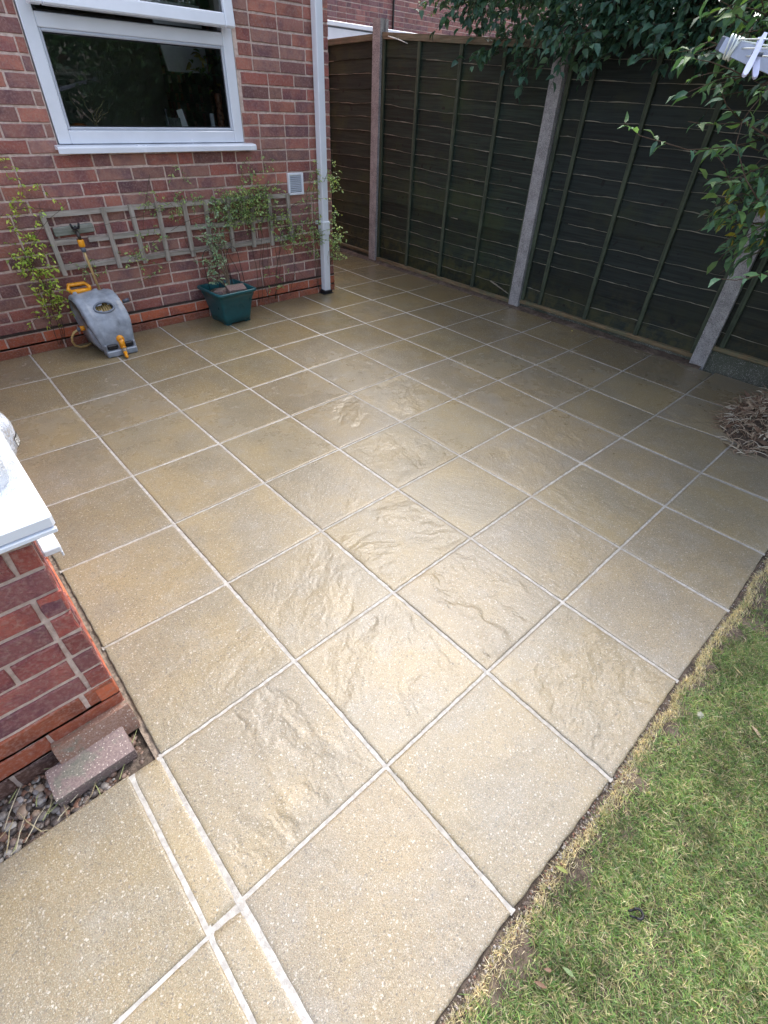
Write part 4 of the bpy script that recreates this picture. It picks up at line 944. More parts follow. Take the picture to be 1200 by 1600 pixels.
climber('climbing_plant', 'yellow green straggly climber left of the trellis beside the hose reel', (.20, 3.66, .03),
        [(.19, .60, .10, .07, 26), (.27, .66, .06, .05, 12), (.22, .50, .07, .06, 20), (.25, .38, .06, .06, 18), (.31, .30, .05, .05, 14), (.20, .80, .12, .05, 10), (.38, .22, .03, .05, 6), (.28, .88, .10, .06, 7), (.18, .24, .04, .05, 6), (.42, .96, .05, .04, 3), (.32, 1.02, .05, .04, 3), (.19, 1.15, .03, .10, 4)],
        [((.25, 3.64, .4), (.5, -.1, -1), .42, 0), ((.3, 3.64, .35), (.7, -.2, -1), .42, 0), ((.2, 3.65, .5), (0, 0, 1), .6, 0), ((.22, 3.65, .85), (1, -.05, .15), .55, 0), ((.34, 3.64, .25), (.6, -.5, -1), .25, 0)], 21, YPAL, .027, .014)
climber('climbing_plant', 'bushy green climber scrambling over the right half of the trellis', (1.95, 3.66, .03),
        [(1.80, .80, .17, .10, 95), (1.92, .87, .14, .07, 45), (1.70, .72, .12, .09, 50), (1.98, .72, .09, .07, 22), (2.12, .68, .08, .04, 16), (1.55, .83, .10, .05, 26), (1.40, .84, .09, .04, 12), (1.22, .84, .07, .05, 12), (1.08, .86, .06, .05, 10), (2.10, .56, .10, .08, 22), (2.22, .50, .08, .07, 20), (2.05, .20, .04, .05, 5), (1.92, .26, .03, .06, 4), (2.05, 1.02, .05, .05, 4), (1.85, 1.0, .12, .05, 9), (1.0, .60, .05, .10, 8), (.86, .54, .04, .03, 8), (.58, .50, .09, .03, 8), (1.3, 1.0, .08, .03, 4)],
        [((1.9, 3.63, .6), (-1, -.1, .05), .9, 0), ((1.5, 3.63, .75), (-1, -.1, -.1), .8, 0), ((2.1, 3.63, .7), (1, -.05, .2), .45, 0), ((1.95, 3.64, .5), (.1, -.05, -1), .45, 0), ((2.1, 3.63, .5), (.15, -.05, -1), .42, 0), ((1.2, 3.63, .8), (-1, -.05, -.2), .75, 0), ((1.1, 3.64, 1.0), (-.3, 0, -1), .5, 0), ((.75, 3.62, .56), (1, 0, -.3), .3, 1), ((1.05, 3.63, .42), (-1, 0, -.1), .22, 1), ((1.25, 3.63, .62), (.1, 0, -1), .4, 0)], 22, GPAL)
climber('climbing_plant', 'thin leafy creeper growing around the white downpipe', (2.42, 3.66, .03),
        [(2.46, .93, .05, .06, 16), (2.65, .92, .05, .06, 22), (2.42, .60, .08, .06, 20), (2.50, .50, .09, .06, 22), (2.66, .50, .04, .08, 24), (2.66, .34, .03, .07, 18), (2.66, .66, .04, .03, 6), (2.40, .42, .06, .06, 12), (2.36, .72, .05, .05, 8), (2.30, .58, .05, .05, 10)],
        [((2.42, 3.58, .9), (-.3, -.1, -1), .8, 0), ((2.40, 3.58, .5), (.3, -.4, -.1), .25, 1), ((2.62, 3.60, .45), (.1, -.2, -1), .36, 0), ((2.2, 3.6, .75), (1, -.15, .3), .35, 1), ((2.52, 3.58, .9), (.4, -.1, 1), .25, 0)], 23, GPAL)
# grey-green shrub in the planter
def pot_shrub():
    rs = np.random.default_rng(31); root = np.array([1.47, 3.50, .21]); mains = []; sp_ = []
    tops = [((1.40, 3.56, .62), .5), ((1.46, 3.57, .66), .5), ((1.50, 3.58, .78), .4), ((1.34, 3.52, .45), .4), ((1.36, 3.50, .36), .3), ((1.43, 3.52, .55), .4), ((1.60, 3.60, .80), .4), ((1.52, 3.56, .58), .4)]
    for tp_, r_ in tops:
        tp_ = np.array(tp_); w_ = [root+(tp_-root)*t+np.array([math.sin(t*5+tp_[0]*9)*.02, 0, 0]) for t in np.linspace(0, 1, 9)]; mains.append((w_, .0042, .0018))
        for k in range(12):
            p0 = w_[rs.integers(5, 9)]; s_ = wander(p0, rs.normal(0, 1, 3)+np.array([0, -.2, .2]), rs.uniform(.04, .09), 3, rs, .3); sp_.append(s_); mains.append((s_, .0014, .0007))
    d = tree_of_sprays(sp_, 85, .030, .013, SPAL, rs); plant('potted_shrub', 'straggly grey green shrub growing out of the teal planter', 'shrub', tuple(root), mains, d, 0, (.20, .15, .10), M['leaf'])
pot_shrub()
# ---- big shrub over the fence
DPAL = [(.050, .118, .084), (.068, .150, .104), (.036, .086, .066), (.086, .17, .105), (.058, .135, .10)]
def fence_shrub():
    rs = np.random.default_rng(41); mains = []; sp_ = []
    base = np.array([4.6, 1.4, -.05])
    limbs = []
    for k in range(16):
        tgt = np.array([rs.uniform(3.9, 5.4), rs.uniform(-1.4, 3.5), rs.uniform(2.1, 3.6)]); w_ = [base+(tgt-base)*t+np.array([0, 0, .5*math.sin(t*3.14)*rs.uniform(.3, .8)]) for t in np.linspace(0, 1, 9)]; mains.append((w_, .035, .01)); limbs.append(w_)
    def lower(y): return np.interp(y, [-1.5, .3, 1.2, 1.8, 2.4, 3.0, 3.4, 3.9], [1.50, 1.68, 1.78, 1.82, 1.82, 1.98, 2.08, 2.26])
    n = 3300
    for k in range(n):
        y = rs.uniform(-1.6, 3.75); x = rs.uniform(3.55, 5.3) if k > 1150 else rs.uniform(3.50, 3.95); lo = lower(y)+(0 if x < 3.9 else .1); hi = 3.55-max(0, y-2.6)*.75-(max(0, 3.9-x)*1.2)
        if y > 3.0 and x < 3.6+.25*(y-3): continue
        z = rs.uniform(lo, max(lo+.15, hi)); 
        if z < 1.98 and 3.72 < x < 3.88: z = 2.0+rs.uniform(0, .3)
        out = np.array([-.8, rs.normal(0, .5), -.25+rs.normal(0, .35)]); s_ = wander((x, y, z), out, rs.uniform(.16, .32), 5, rs, .18, .10); sp_.append(s_); mains.append((s_, .0028, .001))
    for k in range(420):
        y = rs.uniform(-.6, 2.35); s_ = wander((rs.uniform(3.48, 3.70), y, rs.uniform(1.86, 2.15)), (-.6, rs.normal(.1, .5), -.35+rs.normal(0, .25)), rs.uniform(.14, .26), 5, rs, .18, .10); sp_.append(s_); mains.append((s_, .0028, .001))
    # drooping sprays in front of the boards
    for p0, d, ln in (((3.60, 2.55, 1.83), (-.15, .9, -.25), .42), ((3.62, 2.5, 1.80), (-.1, .6, -.45), .34), ((3.58, 2.4, 1.80), (-.2, .25, -.8), .30), ((3.60, 2.75, 1.84), (-.1, .8, -.3), .35), ((3.56, 2.2, 1.80), (-.3, .1, -.5), .22), ((3.5, 1.7, 1.82), (-.4, .5, -.25), .35), ((3.5, 1.3, 1.85), (-.6, .6, -.2), .45), ((3.5, 1.0, 1.85), (-.5, .3, -.35), .4), ((3.5, 1.5, 1.86), (-.4, -.2, -.4), .3), ((3.45, .7, 1.85), (-.6, .2, -.4), .4), ((3.6, 1.95, 1.84), (-.3, .2, -.35), .25)):
        for q in range(3):
            s_ = wander(np.array(p0)+rs.normal(0, .03, 3), np.array(d)+rs.normal(0, .15, 3), ln*rs.uniform(.7, 1.1), 7, rs, .1, .03); sp_.append(s_); mains.append((s_, .0025, .001))
    d = tree_of_sprays(sp_, 36, .074, .044, DPAL, rs, droop=.25)
    nb = 9000; Pb = np.column_stack([rs.uniform(4.1, 5.6, nb), rs.uniform(-2.2, 3.6, nb), rs.uniform(1.9, 3.7, nb)]); Pb = Pb[Pb[:, 2] < 3.7-np.maximum(0, Pb[:, 1]-2.4)*1.0]; nb = len(Pb)
    db = [Pb, rs.normal(0, 1, (nb, 3)), rs.normal(0, 1, (nb, 3)), rs.uniform(.07, .11, nb), rs.uniform(.045, .065, nb), np.column_stack([np.array(DPAL)[rs.integers(5, size=nb)]*rs.uniform(.6, 1.1, (nb, 1)), np.ones(nb)])]
    # a scatter of lighter sprays at the far end
    sp2 = [wander((rs.uniform(3.75, 4.3), rs.uniform(3.1, 3.95), rs.uniform(2.08, 2.5)), (-.5, .6, -.2), .22, 5, rs, .2, .06) for _ in range(46)]
    d2 = tree_of_sprays(sp2, 50, .045, .024, [(.10, .17, .06), (.07, .13, .06), (.05, .10, .05)], rs, droop=.2); mains += [(s_, .002, .001) for s_ in sp2]
    plant('fence_shrub', 'dark bluish green shrub spilling over the top of the fence', 'shrub', tuple(base), mains, merge(d, d2, db), 0, (.055, .04, .03), M['leaf_gloss'], ('branch', 'foliage'))
fence_shrub()
# ---- garden shrub at the right with long pointed leaves
NPAL = [(.10, .22, .12), (.08, .18, .11), (.14, .27, .12), (.075, .17, .12), (.13, .24, .09)]
def right_shrub():
    rs = np.random.default_rng(51); mains = []; sp_ = []; base = np.array([3.05, -.42, -.04])
    A = [[2.70, .45, 1.40], [2.49, .535, 1.361], [2.325, .589, 1.348], [2.199, .618, 1.345], [2.096, .689, 1.367], [2.014, .753, 1.384], [1.989, .825, 1.425]]
    B = [[2.4, .02, 1.02], [2.101, .11, .987], [1.96, .174, .97], [1.879, .225, .978]]
    Cc = [[2.72, .56, 1.45], [2.622, .588, 1.439], [2.395, .65, 1.427], [2.313, .702, 1.435]]
    Dd = [[2.26, .28, 1.189], [2.258, .376, 1.266], [2.288, .473, 1.374], [2.345, .501, 1.444]]
    Ee = [[2.485, .546, 1.444], [2.254, .553, 1.491], [2.197, .581, 1.546]]
    Ff = [[2.634, .338, 1.08], [2.519, .457, 1.084], [2.511, .541, 1.151]]
    hero = [A, B, Cc, Dd, Ee, Ff]
    for h in hero:
        mains.append((h, .0032, .0012)); e = np.array(h[0]); w_ = [base+(e-base)*t+np.array([0, 0, .35*math.sin(t*3.14)]) for t in np.linspace(0, 1, 8)]; mains.append((w_, .012, .0035))
    dh = tree_of_sprays(hero, 24, .070, .027, NPAL, rs, leaf_jit=.25, droop=.2)
    # crowded foliage to the right of the frame edge
    for k in range(1000):
        z = rs.uniform(.98, 2.35); x = rs.uniform(2.35, 3.4); y = rs.uniform(-.9, .44)+.16*(x-2.6)
        if z < 1.15: y = min(y, .25)
        if z > 1.55: y += .30; x -= .1
        s_ = wander((x, y, z), (-.8, .5+rs.normal(0, .4), rs.normal(-.05, .4)), rs.uniform(.14, .28), 5, rs, .18, .06); sp_.append(s_); mains.append((s_, .0026, .001))
    for k in range(26):
        s_ = wander((rs.uniform(2.35, 2.7), rs.uniform(.2, .45), rs.uniform(1.02, 1.3)), (-.5, .35, -.15), .18, 5, rs, .2, .08); sp_.append(s_); mains.append((s_, .0022, .001))
    for k in range(10):
        tgt = np.array([rs.uniform(2.6, 3.2), rs.uniform(-.5, .5), rs.uniform(1.3, 2.3)]); w_ = [base+(tgt-base)*t+np.array([0, 0, .2*math.sin(t*3.14)])+rs.normal(0, .01, 3) for t in np.linspace(0, 1, 8)]; mains.append((w_, .02, .006))
    d = tree_of_sprays(sp_, 30, .070, .031, NPAL+[(.05, .10, .06)]*2, rs, leaf_jit=.3, droop=.25)
    yl = tree_of_sprays([wander((2.42+rs.uniform(-.1, .12), .33+rs.uniform(-.1, .1), 1.12+rs.uniform(-.06, .12)), (-.3, .4, -.3), .10, 3, rs, .2) for _ in range(9)], 22, .055, .028, [(.30, .30, .04), (.26, .28, .05), (.36, .30, .05)], rs, droop=.4)
    plant('garden_shrub', 'leafy shrub with long pointed leaves reaching in from the right edge', 'shrub', tuple(base), mains, merge(dh, d, yl), 0, (.10, .065, .045), M['leaf'], ('branch', 'foliage'), fold=.2, curl=.22)
right_shrub()
# ---- heap of dead clippings
def clippings():
    rs = np.random.default_rng(61); m = MB(); c0 = np.array([3.16, -.11])
    def hgt(x, y): 
        q = ((x-c0[0])/.44)**2+((y-c0[1])/.27)**2; return max(0, .15*(1-q)+.03*math.sin(x*31)*math.sin(y*37)*(q < 1))
    for k in range(1900):
        a = rs.uniform(0, 6.28); r_ = rs.uniform(0, 1)**.6; x = c0[0]+.48*r_*math.cos(a)*(1+.12*math.sin(a*7)); y = c0[1]+.29*r_*math.sin(a); z = hgt(x, y)*rs.uniform(.6, 1.1)+.004
        c = [(.36, .27, .20), (.54, .44, .33), (.20, .13, .09), (.78, .72, .60), (.28, .18, .13), (.46, .37, .27)][rs.integers(6)]
        L = rs.uniform(.025, .10); d = nrm(rs.normal(0, 1, 3)*(1, 1, .45)); b = nrm(rs.normal(0, 1, 3)); cv = rs.uniform(-.02, .03)
        if rs.uniform() < .78:
            pts = [(x+d[0]*L*t+b[0]*cv*math.sin(t*3.1), y+d[1]*L*t+b[1]*cv*math.sin(t*3.1), max(.003, z+d[2]*L*t+abs(cv)*math.sin(t*3.1))) for t in (0, .25, .5, .75, 1)]; m.tube(pts, [rs.uniform(.001, .0028)]*4+[.0007], 4, (*c, 1))
        else:
            w_ = rs.uniform(.004, .010); s_ = nrm(np.cross(d, b))*w_; p_ = np.array([x, y, z]); vs = [p_-s_, p_+s_, p_+d*L*.5+s_*1.2+b*.006, p_+d*L*.5-s_*1.2+b*.006, p_+d*L]; 
            for v in vs: v[2] = max(.003, v[2])
            m.add(vs, [(0, 1, 2, 3), (3, 2, 4)], (*c, 1))
    tag(m.build('dead_clippings', M['straw']), 'heap of dry curled clippings on the slabs at the right edge', None, None, 'stuff')
    m = MB(); n = 24; vs = []
    for i in range(n+1):
        for j in range(n+1):
            x = c0[0]-.44+.88*i/n; y = c0[1]-.26+.52*j/n; vs.append((x, y, max(.002, hgt(x, y)*.7*(1+rs.normal(0, .1)))))
    m.add(vs, [(i*(n+1)+j, (i+1)*(n+1)+j, (i+1)*(n+1)+j+1, i*(n+1)+j+1) for i in range(n) for j in range(n) if max(vs[i*(n+1)+j][2], vs[(i+1)*(n+1)+j+1][2]) > .0025])
    tag(m.build('leaf_mould', M['soil']), kind='stuff', label='dark crumbly mould under the heap of clippings')
clippings()
# ------------------------------------------------------------------ lawn
def lawn():
    o = MB(); n = 60; vs = []; x0, x1, y0, y1 = -2.5, 6.0, -6.0, -.437
    def gh(x, y): return -.011+.004*math.sin(x*3.1+1)*math.sin(y*2.7)+.006*min(1, max(0, (-.46-y)/.06))
    for i in range(n+1):
        for j in range(n+1):
            t = (j/n)**2.2; x = x0+(x1-x0)*i/n; y = y1+(y0-y1)*t; vs.append((x, y, gh(x, y)+random.uniform(-.002, .002)))
    o.add(vs, [(i*(n+1)+j, i*(n+1)+j+1, (i+1)*(n+1)+j+1, (i+1)*(n+1)+j) for i in range(n) for j in range(n)])
    tag(o.build('lawn_soil', M['soil'], smooth=True), kind='structure')
    rs = np.random.default_rng(71)
    def blades(n, xr, yr, hL, wd, pal, lean=1.1, edge=False):
        x = rs.uniform(*xr, n); y = rs.uniform(*yr, n)
        # uneven density and sward colour in patches
        f = np.sin(x*17+2*np.sin(y*13))*np.sin(y*19+1.7*np.sin(x*11))+.6*np.sin(x*41+y*37)*np.sin(y*53-x*29)
        if not edge:
            keep = rs.uniform(-3.4, -.1, n) < f+.9; front = (-.462-y)
            keep &= rs.uniform(0, 1, n) < np.clip((front-.02+.018*np.sin(x*23)+.014*np.sin(x*57))/.05, 0, 1); x, y, f = x[keep], y[keep], f[keep]; n = len(x)
        z = np.array([gh(a, b) for a, b in zip(x, y)])
        a = rs.uniform(0, 6.28, n); le = np.abs(rs.normal(lean, .45, n)); d = np.column_stack([np.cos(a)*np.sin(le), np.sin(a)*np.sin(le), np.abs(np.cos(le))+.12]); d = nrm(d)
        if edge: y = -.456-np.abs(rs.normal(0, .017, n))-.014*np.clip(np.sin(x*19+2*np.sin(x*7)), 0, 1); z = np.array([gh(a_, b_) for a_, b_ in zip(x, y)])
        if edge: d[:, 1] = np.abs(d[:, 1])*.6; d = nrm(d)
        L = hL*rs.uniform(.5, 1.35, n); w_ = wd*rs.uniform(.6, 1.4, n)
        s = nrm(np.cross(d, rs.normal(0, 1, (n, 3)))); P = np.column_stack([x, y, z-.003]); c = np.array(pal)[rs.integers(len(pal), size=n)]*rs.uniform(.65, 1.3, (n, 1))
        if not edge: c = c*.98*np.clip(1+.25*f[:, None], .6, 1.4)
        P1 = P+d*(L*.55)[:, None]; d2 = d.copy(); d2[:, 2] -= .55; P2 = P1+nrm(d2)*(L*.5)[:, None]; P2[:, 2] = np.maximum(P2[:, 2], z+.002)
        V = np.stack([P-s*w_[:, None]*.5, P+s*w_[:, None]*.5, P1+s*w_[:, None]*.42, P1-s*w_[:, None]*.42, P2], 1).reshape(-1, 3)
        T = np.array([[0, 1, 2], [0, 2, 3], [3, 2, 4]]); F = (T[None]+(np.arange(n)*5)[:, None, None]).reshape(-1, 3)
        return V, F, np.repeat(np.column_stack([c, np.ones(n)]), 5, 0)
    green = [(.21, .34, .11), (.17, .30, .10), (.26, .39, .14), (.14, .26, .10), (.33, .41, .18), (.48, .43, .27), (.21, .30, .15), (.52, .47, .33), (.19, .31, .12), (.40, .38, .22)]
    straw = [(.70, .62, .44), (.78, .71, .54), (.60, .52, .36), (.50, .50, .30), (.82, .76, .60)]
    sets = [blades(190000, (-.6, 1.35), (-1.25, -.466), .026, .0021, green), blades(45000, (1.35, 3.4), (-1.6, -.472), .028, .0028, green), blades(45000, (-2.4, 5.8), (-5.5, -1.2), .04, .006, green),
            blades(16000, (-.6, 3.0), (-.500, -.458), .020, .0015, straw, 1.0, True), blades(16000, (-.6, 1.4), (-1.2, -.50), .024, .0014, straw, 1.3)]
    V = []; F = []; C = []; b = 0
    for v, f, c in sets: V.append(v); F.append(f+b); C.append(c); b += len(v)
    tag(np_mesh('lawn_grass', np.concatenate(V), np.concatenate(F), np.concatenate(C), M['grass']), 'short green lawn with a straw coloured fringe along the paving', None, None, 'stuff')
    # crumbs of soil and mortar along the paving edge
    m = MB(); 
    for k in range(2600):
        x = rs.uniform(-.6, 2.6); y = -.446-abs(rs.normal(0, .016)); s = rs.uniform(.001, .0042); c = [(.24, .19, .16), (.40, .35, .31), (.12, .09, .075), (.50, .46, .42), (.28, .15, .11)][rs.integers(5)]
        q = np.array([(1, 0, 0), (-1, 0, 0), (0, 1, 0), (0, -1, 0), (0, 0, .8), (0, 0, -.8)])*s*rs.uniform(.6, 1.3, (6, 1)); an = rs.uniform(0, 6.28); q = np.column_stack([q[:, 0]*math.cos(an)-q[:, 1]*math.sin(an), q[:, 0]*math.sin(an)+q[:, 1]*math.cos(an), q[:, 2]])
        m.add(q+(x, y, -.014+rs.uniform(0, .010)), [(0, 2, 4), (2, 1, 4), (1, 3, 4), (3, 0, 4), (2, 0, 5), (1, 2, 5), (3, 1, 5), (0, 3, 5)], (*c, 1))
    tag(m.build('edge_crumbs', M['pebble']), 'crumbs of soil and old mortar along the edge of the paving', None, None, 'stuff')
lawn()
def fallen(name, x, y, z, L, Wd, rz, c, label, tilt=.1, mat='leaf'):
    P = np.array([[x, y, z]]); D = np.array([[math.cos(rz), math.sin(rz), tilt]]); V, F, C = leaves(P, D, np.array([[0, .1, 1.]]), np.array([L]), np.array([Wd]), np.array([[*c, 1]]), .12, .1)
    return tag(np_mesh(name, V, F, C, M[mat]), label, 'leaf', 'fallen leaves')
fallen('fallen_leaf', .168, -.487, .004, .034, .011, 1.9, (.28, .33, .10), 'green and brown curled leaf at the paving edge, on the straw fringe')
fallen('fallen_leaf', .010, -.598, .006, .027, .011, 1.75, (.22, .32, .16), 'pale grey green leaf lying on the lawn near the bottom of the photo')
fallen('fallen_leaf', -.050, -.568, .006, .030, .010, 2.0, (.22, .13, .09), 'long brown dead leaf on the lawn next to the paving')
fallen('fallen_leaf', -.018, -.560, .006, .018, .009, 2.2, (.25, .15, .11), 'short reddish brown dead leaf between the brown and pale leaves')
fallen('fallen_leaf', 3.60, 1.58, .004, .030, .016, .6, (.50, .46, .12), 'small yellow leaf on the dark slabs near the fence', .05)
fallen('fallen_leaf', .92, -.70, .004, .045, .012, 1.0, (.42, .34, .26), 'long pale tan leaf on the lawn by the right edge')
fallen('fallen_leaf', .84, -.545, .004, .030, .022, .2, (.48, .48, .46), 'broad whitish dry leaf where lawn meets paving')
fallen('fallen_leaf', 1.11, -.59, .004, .06, .006, 1.2, (.52, .44, .26), 'thin dry straw blade on the lawn, upper right')
m = MB(); a_ = np.linspace(-2.2, 2.2, 19); ring_ = [(.222+.012*math.cos(t), -.645+.010*math.sin(t), .0055) for t in a_]
MMr = Matrix.Translation((.222, -.642, .006)) @ Matrix.Rotation(R(-45), 4, 'Z')
m.tube([MMr @ Vector((.011*math.cos(t), .010*math.sin(t), 0)) for t in a_], .0032, 8); m.tube([MMr @ Vector((-.007, -.0075, 0)), MMr @ Vector((-.022, -.005, .001))], .0026, 6); m.tube([MMr @ Vector((-.007, .0075, 0)), MMr @ Vector((-.022, .004, .001))], .0026, 6)
tag(m.build('rubber_loop', M['dark'], smooth=True), 'small dark grey rubber loop lying in the lawn', 'rubber loop')
# ------------------------------------------------------------------ rotary clothes airer
def airer():
    hub = np.array([1.42, -1.10, 1.22]); A = empty('rotary_airer', (1.42, -1.10, 0), 'pale plastic arm of a rotary clothes airer wound with white line, top right', 'clothes airer')
    m = MB(); m.tube([(1.42, -1.10, -.05), (1.42, -1.10, 1.9)], .022, 14); m.build('mast', M['airer'], A, True)
    tip0 = np.array([1.052, .186, 1.577]); r0 = tip0-hub; tips = []
    for k in range(4):
        a = k*math.pi/2; d = np.array([r0[0]*math.cos(a)+r0[1]*math.sin(a), -r0[0]*math.sin(a)+r0[1]*math.cos(a), r0[2]]); tips.append(hub+d)
        # tapered box section arm
        t = nrm(d); s = nrm(np.cross(t, [0, 0, 1.])); u = np.cross(s, t); m = MB(); vs = []
        st = [(0, .015, .019), (.6, .014, .018), (.9, .0135, .017), (.955, .012, .0145), (.995, .0105, .0115), (1.0, .009, .009)]
        for f, hw, hh in st:
            c = hub+d*f; vs += [c-s*hw-u*hh, c+s*hw-u*hh, c+s*hw+u*hh, c-s*hw+u*hh]
        n = len(st); m.add(vs, [(0, 1, 2, 3), tuple(4*(n-1)+i for i in (3, 2, 1, 0))]+[(4*i+j, 4*i+4+j, 4*i+4+(j+1) % 4, 4*i+(j+1) % 4) for i in range(n-1) for j in range(4)]); m.build('arm', M['airer'], A)
        m = MB(); c = hub+d*1.0; m.box((-.010, -.012, -.012), (.010, .004, .012), bev=.002, M=Matrix.Translation(c) @ Vector(t).to_track_quat('Y', 'Z').to_matrix().to_4x4()); m.build('arm_cap', M['grey2'], A)
        # windings near the tip
        m = MB()
        for q in range(5):
            c = hub+d*(.988-.0032*q); pts = [c+(s*.0165*math.cos(b)+u*.0185*math.sin(b))+t*.004*math.sin(b+q) for b in np.linspace(0, 6.28, 17)]; m.tube(pts, .0019, 6, cap=False)
        m.build('line_winding', M['cord'], A, True)
    m = MB()
    for f, dz in ((.985, .012), (.975, .002), (.965, -.006), (.80, 0), (.62, 0), (.45, 0)):
        for k in range(4):
            p0 = hub+(tips[k]-hub)*f+np.array([0, 0, dz]); p1 = hub+(tips[(k+1) % 4]-hub)*f+np.array([0, 0, dz]); m.tube([p0*(1-t)+p1*t-np.array([0, 0, .03*math.sin(t*3.14)*(f > .5)]) for t in np.linspace(0, 1, 13)], .0016, 6)
    m.build('washing_line', M['cord'], A, True)
    p_ = empty('clothes_peg', (1.03, .095, 1.54), 'pale lilac plastic peg clipped on the airer line at the top right', 'clothes peg')
    for k, (a, b) in enumerate((((1.026, .097, 1.588), (.966, .086, 1.522)), ((1.030, .106, 1.582), (.990, .072, 1.520)))):
        a, b = np.array(a), np.array(b); m = MB(); d = b-a; t = nrm(d); s = nrm(np.cross(t, [.78, .35, -.1])); u = np.cross(s, t); vs = []
        for f, hw in ((0, .0032), (.15, .0048), (.55, .0050), (.80, .0058), (.95, .0048), (1, .002)):
            c = a+d*f; vs += [c-s*hw-u*.003, c+s*hw-u*.003, c+s*hw+u*.003, c-s*hw+u*.003]
        n = 6; m.add(vs, [(0, 1, 2, 3), tuple(4*(n-1)+i for i in (3, 2, 1, 0))]+[(4*i+j, 4*i+4+j, 4*i+4+(j+1) % 4, 4*i+(j+1) % 4) for i in range(n-1) for j in range(4)]); m.build('peg_leg', M['peg'], p_)
    m = MB(); m.tube([(1.004, .080, 1.556), (1.006, .100, 1.558)], .0035, 8); m.build('peg_spring', M['grey2'], p_, True)
airer()
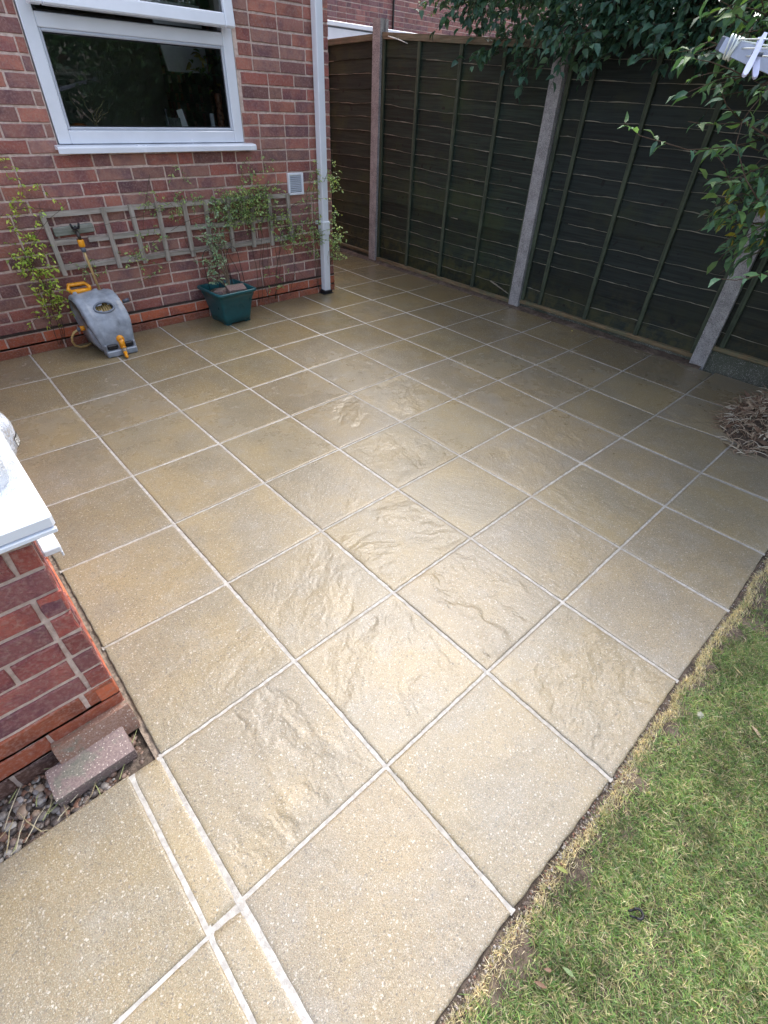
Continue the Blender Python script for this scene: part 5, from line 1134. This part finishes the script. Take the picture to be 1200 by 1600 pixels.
# ------------------------------------------------------------------ things on the kitchen window board
def kitchen():
    zb = 1.1955
    def vase(name, x, y, prof, mat, label, cat, n=20):
        m = MB(); m.lathe(prof, (x, y, zb), n); return tag(m.build(name, mat, smooth=True), label, cat)
    o = empty('twig_ornament', (.90, 3.84, zb), 'small bare twig tree ornament behind the window glass', 'ornament')
    rs = np.random.default_rng(81); m = MB()
    for k in range(7):
        w_ = wander((.90, 3.84, zb+.05), (rs.normal(0, .5), .0, 1), rs.uniform(.15, .25), 9, rs, .35); m.tube(w_, list(np.linspace(.0035, .0015, 10)), 5)
    m.build('twig', simple('pale_twig', (.38, .30, .18), .6, .2, 30), o, True)
    m = MB(); m.lathe([(0, 0), (.022, 0), (.026, .03), (.014, .055), (0, .056)], (.90, 3.84, zb), 16); m.build('base', simple('grey_pottery', (.35, .36, .38), .4, .1, 20), o, True)
    vase('orange_dish', .80, 3.86, [(0, .03), (.02, .03), (.045, .045), (.05, .055), (.03, .065), (0, .068)], simple('terracotta_orange', (.40, .12, .03), .4, .2, 20), 'orange dish at the left end of the window board', 'dish')
    vase('green_bowl', .80, 3.86, [(0, 0), (.03, 0), (.055, .02), (.05, .028), (0, .028)], simple('green_glaze', (.10, .18, .10), .3, .2, 20), 'green bowl under the orange dish on the window board', 'bowl')
    vase('glass_bottle', 1.39, 3.86, [(0, 0), (.018, 0), (.018, .08), (.007, .10), (.007, .135), (.010, .137), (.010, .15), (0, .15)], simple('dark_bottle', (.08, .10, .12), .15, .2, 20), 'slim stoppered bottle beside the small dark frame', 'bottle')
    vase('white_cup', 1.62, 3.85, [(0, 0), (.025, 0), (.036, .02), (.032, .045), (.02, .05), (0, .05)], simple('white_ceramic', (.85, .85, .85), .3, .05, 20), 'squat white pot left of the small square jar', 'pot')
    vase('white_pot', 1.70, 3.85, [(0, 0), (.02, 0), (.028, .018), (.024, .045), (.012, .05), (0, .05)], simple('white_glaze', (.85, .85, .86), .3, .05, 20), 'small white pot beside the patterned tall vase', 'pot')
    m = MB(); m.box((-.045, -.004, 0), (.045, .004, .10), M=Matrix.Translation((1.45, 3.87, zb)) @ Matrix.Rotation(-.15, 4, 'X')); tag(m.build('photo_frame', simple('dark_frame', (.06, .08, .08), .3, .2, 20)), 'small dark picture frame behind the window', 'picture frame')
    m = MB(); m.box((-.022, -.002, 0), (.022, .002, .15), M=Matrix.Translation((1.535, 3.88, zb)) @ Matrix.Rotation(-.2, 4, 'X') @ Matrix.Rotation(-.16, 4, 'Y')); tag(m.build('greeting_card', simple('pale_card', (.82, .86, .92), .6, .03, 20)), 'leaning pale blue card behind the window', 'card')
    m = MB(); m.box((-.014, -.008, 0), (.014, .008, .13), bev=.003, M=Matrix.Translation((1.735, 3.87, zb))); tag(m.build('white_dispenser', simple('pale_blue_plastic', (.7, .78, .9), .3, .05, 20)), 'slim pale upright box next to the tall vase', 'box')
    v = empty('tall_vase', (1.80, 3.86, zb), 'tall patterned brown vase with green leaves at the right of the window', 'vase')
    m = MB(); m.lathe([(0, 0), (.026, 0), (.030, .05), (.024, .12), (.022, .18), (.030, .24), (.026, .245), (0, .24)], (1.80, 3.86, zb), 20); m.build('vase_body', simple('brown_glaze', (.22, .09, .045), .3, .6, 60), v, True)
    sp_ = [wander((1.80, 3.86, zb+.24), (rs.normal(-.2, .4), rs.normal(0, .3), 1), .26, 6, rs, .15) for _ in range(7)]
    put_leaves('leaves', tree_of_sprays(sp_, 26, .07, .028, [(.10, .17, .05), (.16, .2, .06), (.25, .22, .08)], rs), M['leaf'], v)
    m = MB(); m.add([(1.66, 4.30, 1.55), (1.98, 4.30, 1.55), (1.98, 4.30, 1.92), (1.60, 4.30, 1.92), (1.66, 4.32, 1.55), (1.98, 4.32, 1.55), (1.98, 4.32, 1.92), (1.60, 4.32, 1.92)], [(0, 1, 2, 3), (7, 6, 5, 4), (0, 4, 5, 1), (1, 5, 6, 2), (2, 6, 7, 3), (3, 7, 4, 0)])
    tag(m.build('wall_notice', simple('pale_board', (.45, .48, .50), .5, .05, 20)), 'pale board hanging in the kitchen behind the vase leaves', 'board')
kitchen()
# ------------------------------------------------------------------ garden behind the camera (seen only as reflections)
def back_garden():
    rs = np.random.default_rng(91)
    for k, (x, y, h, r_, lb) in enumerate(((6.2, -4.6, 3.5, 1.8, 'broad dark evergreen at the right end of the back garden'), (3.0, -5.6, 3.5, 1.9, 'round leafy tree in the middle of the back garden'), (9.0, -2.6, 3.7, 1.7, 'tall shrub tree beyond the side fence'), (.2, -6.2, 3.4, 1.7, 'bushy tree at the left of the back garden'), (12.5, -5.5, 4.3, 2.4, 'wide far tree past the neighbouring garden'))):
        t = empty('garden_tree', (x, y, 0), lb, 'tree', 'trees in the back garden'); m = MB(); m.tube([(x, y, -.06), (x+.05, y, h*.3), (x, y+.05, h*.7)], [.14, .10, .05], 8, (.1, .075, .055, 1))
        for q in range(8): a = rs.uniform(0, 6.28); m.tube([(x, y, h*rs.uniform(.2, .5)), (x+r_*.6*math.cos(a), y+r_*.6*math.sin(a), h*rs.uniform(.5, .8))], [.05, .02], 5, (.1, .075, .055, 1))
        m.build('trunk', M['stem'], t, True)
        n = 9000; u = nrm(rs.normal(0, 1, (n, 3))); rad = rs.uniform(.45, 1, n)**.5; lob = 1+.18*np.sin(u[:, 0]*7+k)*np.sin(u[:, 2]*6+k*2)+.12*np.sin(u[:, 1]*11)
        P = u*(rad*lob)[:, None]*[r_, r_, h*.5]+[x, y, h*.52]; c = np.array(DPAL)[rs.integers(5, size=n)]*rs.uniform(.7, 1.5, (n, 1))
        V, F, C = leaves(P, rs.normal(0, 1, (n, 3)), rs.normal(0, 1, (n, 3)), rs.uniform(.09, .17, n), rs.uniform(.06, .10, n), np.column_stack([c, np.ones(n)])); np_mesh('crown', V, F, C, M['leaf'], t)
back_garden()
